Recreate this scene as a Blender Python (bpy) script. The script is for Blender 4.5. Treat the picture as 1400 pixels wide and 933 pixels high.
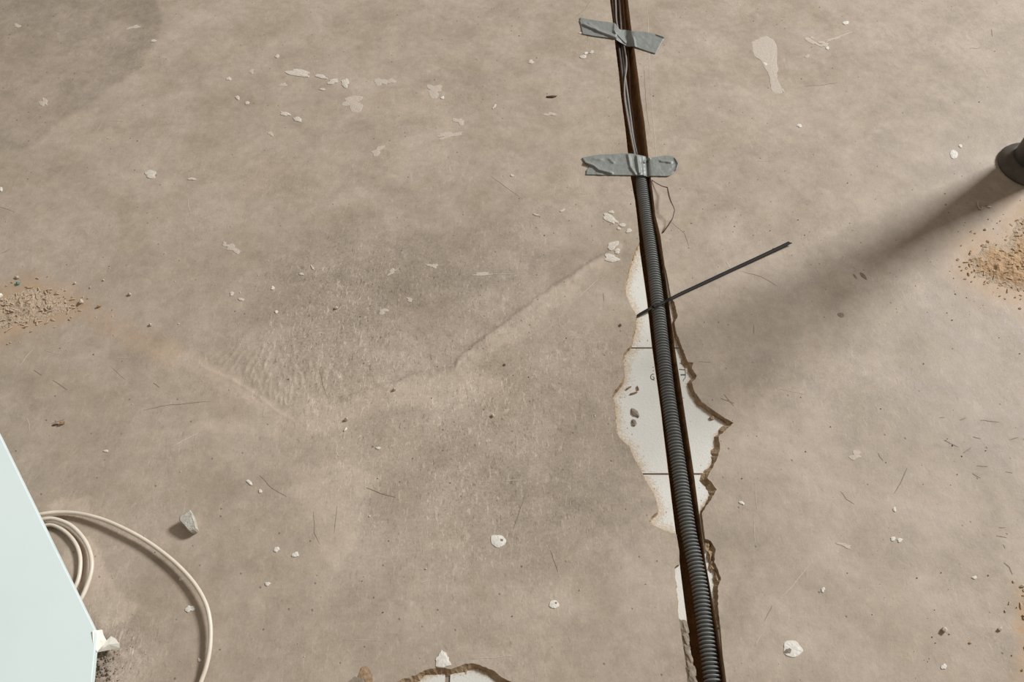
import bpy, bmesh, math, random
import numpy as np
from mathutils import Vector, Matrix
from mathutils.geometry import delaunay_2d_cdt

for o in list(bpy.data.objects):
    bpy.data.objects.remove(o, do_unlink=True)
scene = bpy.context.scene
COL = scene.collection
random.seed(7)
RNG = np.random.default_rng(11)

# ------------------------------------------------------------------ camera
F = 1150.0            # focal length in pixels of the 1400 x 933 frame
H = 1.02              # eye height above the screed
PITCH = math.radians(56.0)
SP, CP = math.sin(PITCH), math.cos(PITCH)
cd = bpy.data.cameras.new('camera')
cam = bpy.data.objects.new('camera', cd)
COL.objects.link(cam)
cam.location = (0, 0, H)
cam.rotation_euler = (math.pi / 2 - PITCH, 0, 0)
cd.sensor_fit = 'HORIZONTAL'
cd.sensor_width = 36.0
cd.lens = F / 1400.0 * 36.0
cd.clip_start = 0.01
scene.camera = cam

# ------------------------------------------------------------------ world, light, exposure
w = bpy.data.worlds.new('world')
scene.world = w
w.use_nodes = True
bg = w.node_tree.nodes['Background']
bg.inputs[0].default_value = (1.0, 0.90, 0.78, 1)
bg.inputs[1].default_value = 0.32

def area(name, loc, target, sx, sy, power, col):
    ld = bpy.data.lights.new(name, 'AREA')
    ld.shape = 'RECTANGLE'
    ld.size, ld.size_y = sx, sy
    ld.energy = power
    ld.color = col
    o = bpy.data.objects.new(name, ld)
    COL.objects.link(o)
    o.location = loc
    o.rotation_euler = (Vector(target) - Vector(loc)).to_track_quat('-Z', 'Y').to_euler()
    return o
# assumed daylight: lone area light, no window built, to the right and behind the top of the picture
area('assumed_daylight', (8.40, 6.02, 7.2), (0.3, 0.9, 0.0), 2.1, 2.1, 1940.0, (0.97, 0.99, 1.0))

vs = scene.view_settings
vs.view_transform = 'Standard'
vs.look = 'None'
vs.exposure = -0.06
vs.gamma = 1.0
vs.use_curve_mapping = False

# ------------------------------------------------------------------ pixel <-> floor plan
def P(u, v, z=0.0):
    x = (u - 700.0) / F
    y = (466.5 - v) / F
    d = SP - y * CP
    t = (H - z) / d
    return Vector((x * t, (CP + y * SP) * t, z))
def to_px(X, Y):
    # plan (z = 0) -> chart coordinates used to lay out stains, tone and relief
    dep = Y * CP + H * SP
    up = Y * SP - H * CP
    return 700.0 + F * X / dep, 466.5 - F * up / dep

# ------------------------------------------------------------------ numpy noise
_perm = np.random.default_rng(5).random((256, 256)).astype(np.float64)
def vnoise(x, y):
    xi = np.floor(x).astype(int); yi = np.floor(y).astype(int)
    fx = x - xi; fy = y - yi
    fx = fx * fx * (3 - 2 * fx); fy = fy * fy * (3 - 2 * fy)
    a = _perm[xi & 255, yi & 255]; b = _perm[(xi + 1) & 255, yi & 255]
    c = _perm[xi & 255, (yi + 1) & 255]; d = _perm[(xi + 1) & 255, (yi + 1) & 255]
    return (a * (1 - fx) + b * fx) * (1 - fy) + (c * (1 - fx) + d * fx) * fy - 0.5
def fbm(x, y, s, o=4, off=0.0):
    r = 0; a = 1.0; t = 0
    for k in range(o):
        r = r + a * vnoise(x * s + 17.3 * k + off, y * s + 9.1 * k - off)
        t += a; a *= 0.55; s *= 2.03
    return r / t * 2.0
def sstep(a, b, x):
    t = np.clip((x - a) / (b - a), 0, 1)
    return t * t * (3 - 2 * t)
def seg_dist(px, py, pl):
    best = np.full(px.shape, 1e9)
    for (x0, y0), (x1, y1) in zip(pl[:-1], pl[1:]):
        dx, dy = x1 - x0, y1 - y0
        L = dx * dx + dy * dy + 1e-12
        t = np.clip(((px - x0) * dx + (py - y0) * dy) / L, 0, 1)
        best = np.minimum(best, np.hypot(px - x0 - t * dx, py - y0 - t * dy))
    return best
def inside(px, py, poly):
    c = np.zeros(px.shape, bool)
    n = len(poly)
    for i in range(n):
        x0, y0 = poly[i]; x1, y1 = poly[(i + 1) % n]
        if y0 == y1: continue
        k = ((y0 > py) != (y1 > py)) & (px < (x1 - x0) * (py - y0) / (y1 - y0) + x0)
        c ^= k
    return c
def sdist(px, py, poly):
    d = seg_dist(px, py, list(poly) + [poly[0]])
    return np.where(inside(px, py, poly), -d, d)

# ------------------------------------------------------------------ relief, stain and tone layout of the screed
RIDGE = [(846, 336), (800, 366), (745, 402), (700, 436), (655, 470), (634, 486), (622, 503), (600, 508),
         (570, 512), (545, 524), (500, 536), (470, 546)]
TROWEL = [(280, 505), (318, 520), (350, 540), (378, 563), (402, 577), (418, 566), (424, 548)]
TEETH = []
_r = random.Random(77)
for a_, b_ in (((296, 497), (320, 474)), ((304, 502), (330, 472)), ((313, 506), (338, 474)), ((321, 509), (346, 472)), ((330, 514), (352, 478)),
               ((338, 520), (364, 468)), ((344, 528), (358, 488)), ((352, 534), (360, 500)), ((360, 540), (366, 508)), ((368, 545), (371, 512)), ((376, 550), (374, 520)),
               ((384, 554), (382, 524)), ((391, 558), (389, 528)), ((397, 552), (396, 514)), ((403, 536), (405, 492)), ((412, 528), (412, 486)), ((420, 520), (424, 492)),
               ((346, 502), (362, 472)), ((360, 505), (374, 470)), ((432, 520), (436, 496)), ((444, 518), (446, 500)), ((286, 492), (300, 480)), ((402, 560), (406, 536))):
    n_ = _r.randint(1, 2)
    for k_ in range(n_):            # each rib breaks up into one or two pieces of uneven strength
        t0 = k_ / n_ + _r.uniform(0, .12); t1 = (k_ + 1) / n_ - _r.uniform(0, .15)
        q_ = [(a_[0] + (b_[0] - a_[0]) * t + _r.uniform(-1.5, 1.5), a_[1] + (b_[1] - a_[1]) * t) for t in (t0, (t0 + t1) / 2, t1)]
        TEETH.append((q_, _r.uniform(.35, 1.0), _r.uniform(1.2, 2.2)))
LIGHT1 = [(842, 340), (852, 352), (770, 412), (700, 468), (648, 502), (690, 518), (690, 545), (600, 552), (530, 558),
          (450, 590), (390, 600), (310, 592), (285, 590), (240, 612), (285, 578), (372, 572), (300, 528), (205, 482),
          (232, 466), (300, 500), (372, 548), (405, 572), (425, 548), (470, 549), (560, 522), (618, 508), (704, 440), (780, 384)]
LIGHT2 = [(385, 642), (470, 630), (520, 655), (498, 690), (486, 742), (462, 778), (436, 770), (430, 722), (412, 690)]
LIGHT3 = [(92, 728), (128, 742), (140, 775), (158, 806), (190, 828), (168, 852), (142, 858), (104, 832), (80, 780)]
LIGHT4 = [(66, 690), (90, 682), (122, 681), (120, 704), (76, 706)]
DARK1 = [(-200, -200), (208, -200), (214, 0), (221, 20), (219, 42), (207, 70), (190, 96), (166, 112), (150, 120),
         (120, 148), (80, 165), (62, 186), (30, 204), (-20, 212), (-200, 260)]
SAW_A = [(-60, 400), (-10, 405), (18, 396), (48, 388), (72, 398), (104, 408), (112, 418), (98, 432), (64, 440), (20, 452), (-60, 462)]
SAW_B = [(1322, 346), (1344, 328), (1372, 330), (1382, 300), (1404, 288), (1470, 280), (1470, 430), (1400, 408), (1352, 392), (1318, 372)]
SAW_C = [(1394, 806), (1420, 790), (1470, 790), (1470, 960), (1412, 960), (1398, 930), (1403, 890), (1391, 860)]
SCUFF = [(1281, 610, 8), (1300, 612, 8), (1325, 617, 6), (1335, 580, 9), (1346, 590, 9), (1355, 578, 10), (1318, 573, 5),
         (1338, 638, 7), (1336, 650, 5), (1362, 612, 6), (1385, 602, 8), (1302, 604, 6)]

def relief(X, Y):
    X = np.asarray(X, float); Y = np.asarray(Y, float)
    px, py = to_px(X, Y)
    z = 0.0009 * fbm(X, Y, 7.0, 2) + 0.00022 * fbm(X, Y, 60.0, 2, 3.0)
    near = (px > -80) & (px < 1480) & (py > -80) & (py < 1010)
    r = np.zeros_like(z)
    if near.any():
        a, b = px[near], py[near]
        wob = 3.0 * vnoise(a / 9.0, b / 9.0)
        d = seg_dist(a + wob, b + wob, RIDGE)
        q = 0.0014 * np.exp(-(d / 4.5) ** 2)
        d = seg_dist(a + wob * .5, b + wob * .5, TROWEL)
        q += 0.0004 * np.exp(-(d / 2.6) ** 2)
        for t, k, wd in TEETH:
            d = seg_dist(a + wob * .9, b + wob * .5, t)
            q += 0.0008 * k * np.exp(-(d / wd) ** 2)
        # coarse brushed crust left by the trowel under the fan and along the ridge
        m = np.exp(-((a - 560) / 170) ** 2 - ((b - 470) / 55) ** 2) + 1.0 * np.exp(-((a - 390) / 90) ** 2 - ((b - 520) / 40) ** 2)
        q += 0.0005 * m * fbm(a, b * 0.6, 0.16, 2, 8.0)
        # crumbly crust beside the sheet
        m = np.exp(-((a - 150) / 38) ** 2 - ((b - 925) / 55) ** 2)
        q += m * (0.0045 * np.abs(fbm(a, b * .7, 0.10, 2, 2.0)))
        r[near] = q
    return z + r

def tone(X, Y):
    px, py = to_px(X, Y)
    px = np.clip(px, -900, 2300); py = np.clip(py, -900, 1900)
    n1 = fbm(X, Y, 5.0, 3); n2 = fbm(X, Y, 26.0, 4, 4.0)
    t = 1.0 + 0.07 * n1 + 0.14 * n2 + 0.06 * fbm(X, Y, 90.0, 2, 2.0)
    wob = 9.0 * fbm(px, py, 0.05, 3); fine = 4.0 * fbm(px, py, 0.2, 2, 6.0)
    def pol(poly, soft, amt):
        d = sdist(px, py, poly) + wob * 0.7 + fine
        return amt * (1 - sstep(-soft, soft, d))
    t += pol(LIGHT1, 9, 0.17)
    t += pol(LIGHT2, 7, 0.13)
    t += pol(LIGHT3, 3, 0.20)
    t += pol(LIGHT4, 2.5, 0.20)
    t += 0.10 * np.exp(-(seg_dist(px + fine - 2, py + fine - 3, RIDGE) / 4) ** 2) - 0.16 * np.exp(-(seg_dist(px + fine * .5 + 2, py + fine * .5 + 2, RIDGE) / 1.8) ** 2)  # pale dusty side of the ridge; its shaded steep side painted as a dark line
    dt = seg_dist(px + fine * .5, py + fine * .5, TROWEL)
    t += 0.05 * np.exp(-(dt / 5.0) ** 2)
    for q, k, wd in TEETH:
        t += 0.11 * k * np.exp(-(seg_dist(px + fine * .5, py + fine * .3, q) / wd) ** 2)
    d = sdist(px, py, DARK1) + wob * 0.5
    t -= (1 - sstep(-4, 4, d)) * (0.12 + 0.07 * np.exp(-(d / 45) ** 2) + 0.05 * fbm(px, py * 1.6, .02, 3, 1.0))
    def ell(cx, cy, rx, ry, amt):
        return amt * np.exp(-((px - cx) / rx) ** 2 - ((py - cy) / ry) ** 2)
    t += ell(560, 375, 270, 75, -0.16) + ell(420, 460, 170, 60, -0.07) + ell(740, 690, 140, 90, -0.09) + ell(600, 640, 80, 50, -0.05)  # broad soft darker areas across the middle of the floor
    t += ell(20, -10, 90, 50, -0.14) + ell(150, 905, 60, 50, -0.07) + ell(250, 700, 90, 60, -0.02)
    for cx, cy, s in SCUFF:
        t -= 0.13 * np.exp(-((px - cx + fine) / s) ** 2 - ((py - cy + fine * .7) / (s * .35)) ** 2)
    t -= 0.10 * np.exp(-((px - 1358 - wob * .5) / 9) ** 2) * sstep(660, 700, py) * (1 - sstep(770, 810, py)) * (0.6 + fbm(px, py, .12, 2))
    t += 0.05 * np.exp(-(seg_dist(px + fine, py, [(885, 0), (895, 200), (905, 330)]) / 7) ** 2)
    return np.clip(t, 0.5, 1.5)

def rough(X, Y):
    px, py = to_px(X, Y)
    px = np.clip(px, -900, 2300); py = np.clip(py, -900, 1900)
    e = lambda cx, cy, rx, ry, a: a * np.exp(-((px - cx) / rx) ** 2 - ((py - cy) / ry) ** 2)
    return np.clip(e(650, 600, 230, 190, 1.0) + e(420, 480, 120, 90, .8) + e(520, 370, 160, 60, .7) + e(160, 900, 70, 60, 1.2) + .35 * fbm(X, Y, 8.0, 3, 9.0), 0, 1.3)

def dust(X, Y):
    px, py = to_px(X, Y)
    px = np.clip(px, -900, 2300); py = np.clip(py, -900, 1900)
    n = 16 * fbm(px, py, 0.04, 4)
    r = 0
    for poly, s, a in ((SAW_A, 26, .8), (SAW_B, 42, 1.0), (SAW_C, 18, 1.0)):
        d = sdist(px, py, poly) + n
        r = np.maximum(r, a * (1 - sstep(-s * .3, s, d)))
    d = seg_dist(px, py, [(110, 425), (170, 460), (230, 480)]) + n
    r = np.maximum(r, 0.35 * (1 - sstep(4, 22, d)))
    return r

# ------------------------------------------------------------------ materials
def mat(name):
    m = bpy.data.materials.new(name); m.use_nodes = True
    nt = m.node_tree
    return m, nt, nt.nodes['Principled BSDF']
def N(nt, t, **kw):
    n = nt.nodes.new(t)
    for k, v in kw.items(): setattr(n, k, v)
    return n
def srgb(r, g, b):
    f = lambda c: (c / 255 / 12.92) if c / 255 <= 0.04045 else ((c / 255 + 0.055) / 1.055) ** 2.4
    return (f(r), f(g), f(b), 1)
def noise_node(nt, scale, detail=4, rough=0.6, vec=None, dist=0.0):
    n = N(nt, 'ShaderNodeTexNoise')
    n.inputs['Scale'].default_value = scale; n.inputs['Detail'].default_value = detail
    n.inputs['Roughness'].default_value = rough; n.inputs['Distortion'].default_value = dist
    if vec is not None: nt.links.new(vec, n.inputs['Vector'])
    return n
def maprange(nt, src, a, b, c, d):
    n = N(nt, 'ShaderNodeMapRange')
    nt.links.new(src, n.inputs[0])
    for i, v in enumerate((a, b, c, d)): n.inputs[i + 1].default_value = v
    return n.outputs[0]
def math_node(nt, op, a, b):
    n = N(nt, 'ShaderNodeMath', operation=op)
    for i, s in enumerate((a, b)):
        if isinstance(s, (int, float)): n.inputs[i].default_value = s
        else: nt.links.new(s, n.inputs[i])
    return n.outputs[0]
def mixc(nt, fac, a, b, blend='MIX'):
    n = N(nt, 'ShaderNodeMix', data_type='RGBA', blend_type=blend)
    for i, s in ((0, fac), (6, a), (7, b)):
        if isinstance(s, (int, float, tuple)): n.inputs[i].default_value = s
        else: nt.links.new(s, n.inputs[i])
    return n.outputs[2]
def bump(nt, p, h, strength, dist):
    b = N(nt, 'ShaderNodeBump')
    b.inputs['Strength'].default_value = strength; b.inputs['Distance'].default_value = dist
    nt.links.new(h, b.inputs['Height']); nt.links.new(b.outputs[0], p.inputs['Normal'])
def attr(nt, name):
    return N(nt, 'ShaderNodeAttribute', attribute_name=name).outputs['Fac']
def simple(name, c1, c2, scale, rough=0.7, bscale=None, bstr=0.3, bdist=0.001, detail=4, metal=0.0, spec=0.5):
    m, nt, p = mat(name)
    tc = N(nt, 'ShaderNodeTexCoord').outputs['Object']
    n = noise_node(nt, scale, detail, 0.65, tc)
    f = maprange(nt, n.outputs['Fac'], 0.3, 0.7, 0, 1)
    nt.links.new(mixc(nt, f, c1, c2), p.inputs['Base Color'])
    p.inputs['Roughness'].default_value = rough
    p.inputs['Metallic'].default_value = metal
    p.inputs['Specular IOR Level'].default_value = spec
    if bscale:
        b = noise_node(nt, bscale, 3, 0.6, tc)
        bump(nt, p, b.outputs['Fac'], bstr, bdist)
    return m

def screed_material():
    m, nt, p = mat('screed')
    tc = N(nt, 'ShaderNodeTexCoord').outputs['Object']
    big = noise_node(nt, 9, 6, 0.62, tc, 0.6)
    mid = noise_node(nt, 70, 5, 0.7, tc, 0.5)
    fin = noise_node(nt, 300, 5, 0.8, tc, 0.6)
    c = mixc(nt, maprange(nt, big.outputs['Fac'], .35, .65, 0, 1), srgb(163, 148, 131), srgb(176, 161, 146))
    f = math_node(nt, 'ADD', maprange(nt, mid.outputs['Fac'], .3, .7, -.085, .085), math_node(nt, 'MULTIPLY', maprange(nt, fin.outputs['Fac'], .3, .7, -.17, .17), math_node(nt, 'ADD', math_node(nt, 'MULTIPLY', attr(nt, 'rough'), 1.0), .5)))
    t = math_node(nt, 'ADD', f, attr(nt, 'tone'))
    # fine trowel scratches: stretched noises in several directions
    tot = None
    for k, (ang, s, th, amt) in enumerate(((20, 230, .655, .12), (75, 200, .65, .14), (130, 260, .66, -.13), (165, 180, .66, .14), (48, 280, .665, -.14))):
        mp = N(nt, 'ShaderNodeMapping')
        mp.inputs['Rotation'].default_value = (0, 0, math.radians(ang))
        mp.inputs['Scale'].default_value = (1, .34, 1)
        mp.inputs['Location'].default_value = (k * 3.1, k * 1.7, k)
        nt.links.new(tc, mp.inputs[0])
        nn = noise_node(nt, s, 2, 0.5, mp.outputs[0], 0.8)
        r = maprange(nt, nn.outputs['Fac'], th - .03, th + .05, 0, amt)
        tot = r if tot is None else math_node(nt, 'ADD', tot, r)
    tot = math_node(nt, 'MULTIPLY', tot, math_node(nt, 'ADD', math_node(nt, 'MULTIPLY', attr(nt, 'rough'), 1.6), .45))
    t = math_node(nt, 'ADD', t, tot)
    # pin-holes
    vo = N(nt, 'ShaderNodeTexVoronoi'); vo.inputs['Scale'].default_value = 75
    nt.links.new(tc, vo.inputs['Vector'])
    sel = maprange(nt, N_sep(nt, vo.outputs['Color']), .80, .82, 0, 1)
    hole = math_node(nt, 'MULTIPLY', maprange(nt, vo.outputs['Distance'], .07, .13, 1, 0), sel)
    t = math_node(nt, 'SUBTRACT', t, math_node(nt, 'MULTIPLY', hole, .42))
    cb = N(nt, 'ShaderNodeCombineColor')
    for i in range(3): nt.links.new(t, cb.inputs[i])
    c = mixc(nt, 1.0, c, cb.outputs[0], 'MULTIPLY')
    sn = noise_node(nt, 130, 5, 0.75, tc)
    df = math_node(nt, 'MULTIPLY', attr(nt, 'dust'), maprange(nt, sn.outputs['Fac'], .35, .6, .25, .9))
    c = mixc(nt, df, c, srgb(181, 148, 112))
    nt.links.new(c, p.inputs['Base Color'])
    rr = maprange(nt, mid.outputs['Fac'], .3, .7, .46, .62)
    nt.links.new(rr, p.inputs['Roughness'])
    p.inputs['Specular IOR Level'].default_value = 0.22
    hh = math_node(nt, 'ADD', math_node(nt, 'MULTIPLY', mid.outputs['Fac'], .8), math_node(nt, 'MULTIPLY', fin.outputs['Fac'], .35))
    hh = math_node(nt, 'ADD', hh, math_node(nt, 'MULTIPLY', tot, 1.2))
    hh = math_node(nt, 'SUBTRACT', hh, math_node(nt, 'MULTIPLY', hole, .9))
    bump(nt, p, hh, 0.35, 0.0012)
    return m
def N_sep(nt, col):
    s = N(nt, 'ShaderNodeSeparateColor'); nt.links.new(col, s.inputs[0]); return s.outputs[0]

M = {}
M['screed'] = screed_material()
M['edge'] = simple('crumbled_screed_edge', srgb(132, 102, 72), srgb(176, 153, 125), 110, .9, 300, .8, .002)
M['dirt'] = simple('channel_dirt', srgb(128, 90, 54), srgb(164, 122, 78), 45, .9, 220, .8, .003)
M['grout'] = simple('grout', srgb(120, 108, 94), srgb(150, 138, 122), 120, .9, 300, .5, .001)
M['plaster'] = simple('white_plaster', srgb(205, 198, 187), srgb(228, 223, 214), 220, .75, 260, .5, .001)
M['plaster_mid'] = simple('dull_plaster', srgb(190, 180, 166), srgb(210, 201, 188), 240, .8, 260, .5, .001)
M['plaster_thin'] = simple('thin_plaster', srgb(180, 167, 152), srgb(196, 184, 170), 260, .8, 260, .5, .001)
M['scratch_dark'] = simple('dark_scratch', srgb(104, 92, 79), srgb(136, 122, 107), 300, .8)
M['scratch_faint'] = simple('faint_scratch', srgb(122, 108, 94), srgb(150, 136, 121), 260, .8)
M['scratch_light'] = simple('light_scratch', srgb(182, 170, 154), srgb(200, 190, 176), 300, .8)
M['conduit'] = simple('black_grey_plastic', srgb(112, 114, 113), srgb(128, 129, 127), 60, .5, 400, .15, .0005)
M['black'] = simple('black_plastic', srgb(34, 32, 30), srgb(48, 44, 41), 200, .7, spec=.25)
M['rubber'] = simple('dark_rubber', srgb(74, 66, 58), srgb(92, 84, 75), 90, .7, 300, .3, .001)
M['steel'] = simple('dark_painted_steel', srgb(62, 56, 53), srgb(72, 67, 63), 80, .55)
M['wire_grey'] = simple('grey_cable_sheath', srgb(122, 116, 112), srgb(146, 140, 136), 120, .45)
M['wire_dark'] = simple('dark_cable_sheath', srgb(60, 53, 50), srgb(84, 76, 72), 120, .5)
M['wire_brown'] = simple('brown_cable_sheath', srgb(92, 74, 62), srgb(120, 100, 86), 120, .5)
M['rust'] = simple('rusty_wire', srgb(58, 42, 32), srgb(92, 70, 54), 300, .7)
M['cream'] = simple('cream_cable_sheath', srgb(208, 196, 178), srgb(220, 209, 193), 60, .42)
M['stone'] = simple('grey_concrete', srgb(164, 159, 148), srgb(198, 193, 182), 190, .9, 240, .8, .002)
M['sheet'] = simple('white_sheet', srgb(224, 238, 237), srgb(231, 243, 242), 4, .45)
M['sheet_edge'] = simple('white_sheet_edge', srgb(200, 212, 211), srgb(215, 224, 223), 60, .7)
M['paper'] = simple('white_paper', srgb(226, 221, 208), srgb(236, 231, 219), 40, .8)
M['saw'] = simple('sawdust', srgb(166, 135, 101), srgb(194, 163, 128), 190, .95, 260, .9, .003, 6)
M['saw_pink'] = simple('pale_sawdust', srgb(164, 143, 120), srgb(188, 166, 143), 190, .95, 260, .9, .003, 6)
M['flake'] = simple('wood_flake', srgb(172, 143, 111), srgb(200, 172, 138), 60, .9)
for k_ in ('saw', 'saw_pink'):      # sawdust thins out to the bare screed at the rim of a heap
    nt_ = M[k_].node_tree; p_ = nt_.nodes['Principled BSDF']
    src_ = p_.inputs['Base Color'].links[0].from_socket
    tc_ = N(nt_, 'ShaderNodeTexCoord').outputs['Object']
    nn_ = noise_node(nt_, 170, 4, .7, tc_)
    f_ = math_node(nt_, 'ADD', attr(nt_, 'fade'), maprange(nt_, nn_.outputs['Fac'], .3, .7, -.5, .5))
    nt_.links.new(mixc(nt_, maprange(nt_, f_, .15, .8, 0, 1), srgb(182, 162, 140), src_), p_.inputs['Base Color'])
M['flake_pale'] = simple('pale_wood_flake', srgb(178, 156, 131), srgb(203, 183, 159), 60, .9)
M['dark_wood'] = simple('dark_wood', srgb(64, 48, 36), srgb(96, 76, 58), 200, .8)
M['ochre'] = simple('ochre_crumb', srgb(140, 106, 72), srgb(176, 142, 104), 200, .9)
M['crumb'] = simple('crumb', srgb(176, 160, 140), srgb(204, 192, 174), 200, .9)
M['teal'] = simple('teal_plastic', srgb(70, 120, 118), srgb(96, 146, 140), 200, .6)
M['ink'] = simple('ink', srgb(70, 62, 58), srgb(98, 90, 84), 400, .7)

def tile_material():
    m, nt, p = mat('white_glazed_tile')
    tc = N(nt, 'ShaderNodeTexCoord').outputs['Object']
    n = noise_node(nt, 30, 4, .6, tc); g = noise_node(nt, 380, 5, .75, tc)
    c = mixc(nt, n.outputs['Fac'], srgb(206, 202, 193), srgb(218, 215, 208))
    a = attr(nt, 'dirt')
    f = math_node(nt, 'ADD', a, maprange(nt, g.outputs['Fac'], .3, .7, -.42, .42))
    k = math_node(nt, 'MULTIPLY', maprange(nt, f, .30, .62, 0, 1), .9)
    c = mixc(nt, k, c, srgb(190, 172, 148))
    k2 = maprange(nt, f, .86, 1.05, 0, 1)
    c = mixc(nt, k2, c, srgb(136, 104, 72))
    vo = N(nt, 'ShaderNodeTexVoronoi'); vo.inputs['Scale'].default_value = 170
    nt.links.new(tc, vo.inputs['Vector'])
    sel = maprange(nt, N_sep(nt, vo.outputs['Color']), .84, .86, 0, .8)
    sp = math_node(nt, 'MULTIPLY', maprange(nt, vo.outputs['Distance'], .12, .22, 1, 0), sel)
    c = mixc(nt, sp, c, srgb(128, 112, 96))
    nt.links.new(c, p.inputs['Base Color'])
    p.inputs['Roughness'].default_value = .5
    bump(nt, p, f, .25, .001)
    return m
M['tile'] = tile_material()

def tape_material():
    m, nt, p = mat('grey_duct_tape')
    tc = N(nt, 'ShaderNodeTexCoord').outputs['Object']
    n = noise_node(nt, 60, 4, .6, tc); g = noise_node(nt, 300, 4, .7, tc)
    c = mixc(nt, n.outputs['Fac'], srgb(118, 121, 117), srgb(138, 140, 135))
    c = mixc(nt, maprange(nt, g.outputs['Fac'], .62, .72, 0, .5), c, srgb(178, 172, 162))
    nt.links.new(c, p.inputs['Base Color'])
    p.inputs['Roughness'].default_value = .42
    bump(nt, p, n.outputs['Fac'], .5, .004)
    return m
M['tape'] = tape_material()

# ------------------------------------------------------------------ object helpers
def link(name, me, m=None, parent=None):
    o = bpy.data.objects.new(name, me)
    COL.objects.link(o)
    if m is not None:
        for x in (m if isinstance(m, (list, tuple)) else [m]): me.materials.append(x)
    if parent is not None: o.parent = parent
    return o
def tag(o, label=None, cat=None, group=None, kind=None):
    for k, v in (('label', label), ('category', cat), ('group', group), ('kind', kind)):
        if v: o[k] = v
    return o
def mesh(name, vs, fs, m=None, parent=None, smooth=False, mats=None):
    me = bpy.data.meshes.new(name)
    me.from_pydata([tuple(v) for v in vs], [], fs)
    o = link(name, me, m, parent)
    if smooth: me.polygons.foreach_set('use_smooth', [True] * len(me.polygons))
    if mats is not None: me.polygons.foreach_set('material_index', mats)
    me.update()
    return o
def recentre(o):
    me = o.data
    n = len(me.vertices)
    co = np.empty(n * 3); me.vertices.foreach_get('co', co); co = co.reshape(-1, 3)
    c = np.array([(co[:, 0].min() + co[:, 0].max()) / 2, (co[:, 1].min() + co[:, 1].max()) / 2, co[:, 2].min()])
    me.vertices.foreach_set('co', (co - c).ravel()); me.update()
    o.location = c
    return o
def catmull(pts, n=8):
    pts = [Vector(p) for p in pts]
    q = [pts[0] * 2 - pts[1]] + pts + [pts[-1] * 2 - pts[-2]]
    out = []
    for i in range(1, len(q) - 2):
        a, b, c, d = q[i - 1], q[i], q[i + 1], q[i + 2]
        for k in range(n):
            t = k / n
            out.append(0.5 * ((2 * b) + (c - a) * t + (2 * a - 5 * b + 4 * c - d) * t * t + (3 * b - a - 3 * c + d) * t ** 3))
    out.append(pts[-1])
    return out
def tube_data(path, rad, seg=10):
    """rad: float or list per path point"""
    vs, fs = [], []
    n = len(path)
    up = Vector((0, 0, 1)); prev = None
    for i, p in enumerate(path):
        t = (path[min(i + 1, n - 1)] - path[max(i - 1, 0)]).normalized()
        s = t.cross(up)
        if s.length < 1e-4: s = prev or Vector((1, 0, 0))
        s.normalize(); prev = s
        b = s.cross(t).normalized()
        r = rad[i] if isinstance(rad, (list, tuple, np.ndarray)) else rad
        for k in range(seg):
            a = 2 * math.pi * k / seg
            vs.append(p + s * (math.cos(a) * r) + b * (math.sin(a) * r))
    for i in range(n - 1):
        for k in range(seg):
            k2 = (k + 1) % seg
            fs.append((i * seg + k, i * seg + k2, (i + 1) * seg + k2, (i + 1) * seg + k))
    fs.append(tuple(range(seg))); fs.append(tuple((n - 1) * seg + k for k in reversed(range(seg))))
    return vs, fs

# ------------------------------------------------------------------ outlines of the cut and the broken-out screed (pixels)
CH_L = [(820, -140), (834, 0), (838, 31), (841, 61), (846, 100), (849, 132), (855, 177), (858.6, 210), (862, 240), (868, 273),
        (871.5, 301), (876, 344), (879, 364), (885.5, 409), (890, 453), (896.5, 502), (904.6, 558.6), (908, 589), (913, 628.6),
        (918, 671), (920, 693), (924.3, 724), (928.6, 753), (932, 786), (936.4, 821), (940.5, 846), (942, 872), (949.5, 911), (953, 933),
        (964, 1010), (982, 1130)]
CH_R = [(841, -140), (858.6, 0), (863, 37), (868, 71), (873, 107), (875.7, 132), (881, 166), (885.7, 207), (890, 244), (893, 267), (896, 294),
        (903, 323), (908.6, 363), (911, 371), (917.6, 409), (920, 440), (923, 471), (930, 516), (935.4, 546.6), (941, 589), (945.7, 616.6),
        (951.7, 663), (958.5, 701), (963, 740), (965.7, 767), (971.4, 789), (974, 812), (980.7, 850), (988, 895), (993, 933), (1006, 1010), (1028, 1130)]
CHIP_L = [(874.3, 331), (867.7, 344), (861, 364), (856, 384), (854, 398), (861, 415), (870, 431), (868.6, 445), (865, 459), (862.6, 473),
          (853, 483), (851.4, 490), (853, 509), (850.6, 522.6), (839.4, 536), (837, 541), (840, 553), (841, 576), (842, 591), (848, 600),
          (860, 610), (865, 623), (877, 644), (882, 656), (892.6, 673), (899.4, 692), (898.6, 700), (891, 707), (887.4, 713), (893, 718.6),
          (907, 725), (925, 731)]
LEDGE_L = [(928.6, 753), (929, 772), (922.5, 776), (923, 790), (928, 846), (934, 885), (939.7, 933), (950, 1010), (966, 1130)]
CHIP_R = [(918, 409), (922, 413), (926.5, 433), (922, 441), (925, 456), (930, 468), (937, 486.6), (940.6, 495), (948, 496), (945.7, 504),
          (952.6, 514), (951, 519), (945.7, 523), (949, 534.6), (959.4, 550), (973, 560), (988.6, 570.6), (1003, 578.5), (992, 588.5), (982.6, 597),
          (984.3, 615), (980, 628.6), (973, 642), (967, 654), (973, 659.4), (980, 669.7), (973, 682), (964.6, 693.7), (959.6, 702)]
CHIP_R2 = [(964, 737), (971.4, 740), (978.6, 751), (976.5, 768.6), (983, 783), (986, 793), (982, 802), (981.5, 829), (984, 849)]
def upto(pl, y): return [p for p in pl if p[1] < y]
def frm(pl, y): return [p for p in pl if p[1] > y]
def between(pl, a, b): return [p for p in pl if a < p[1] < b]
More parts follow.
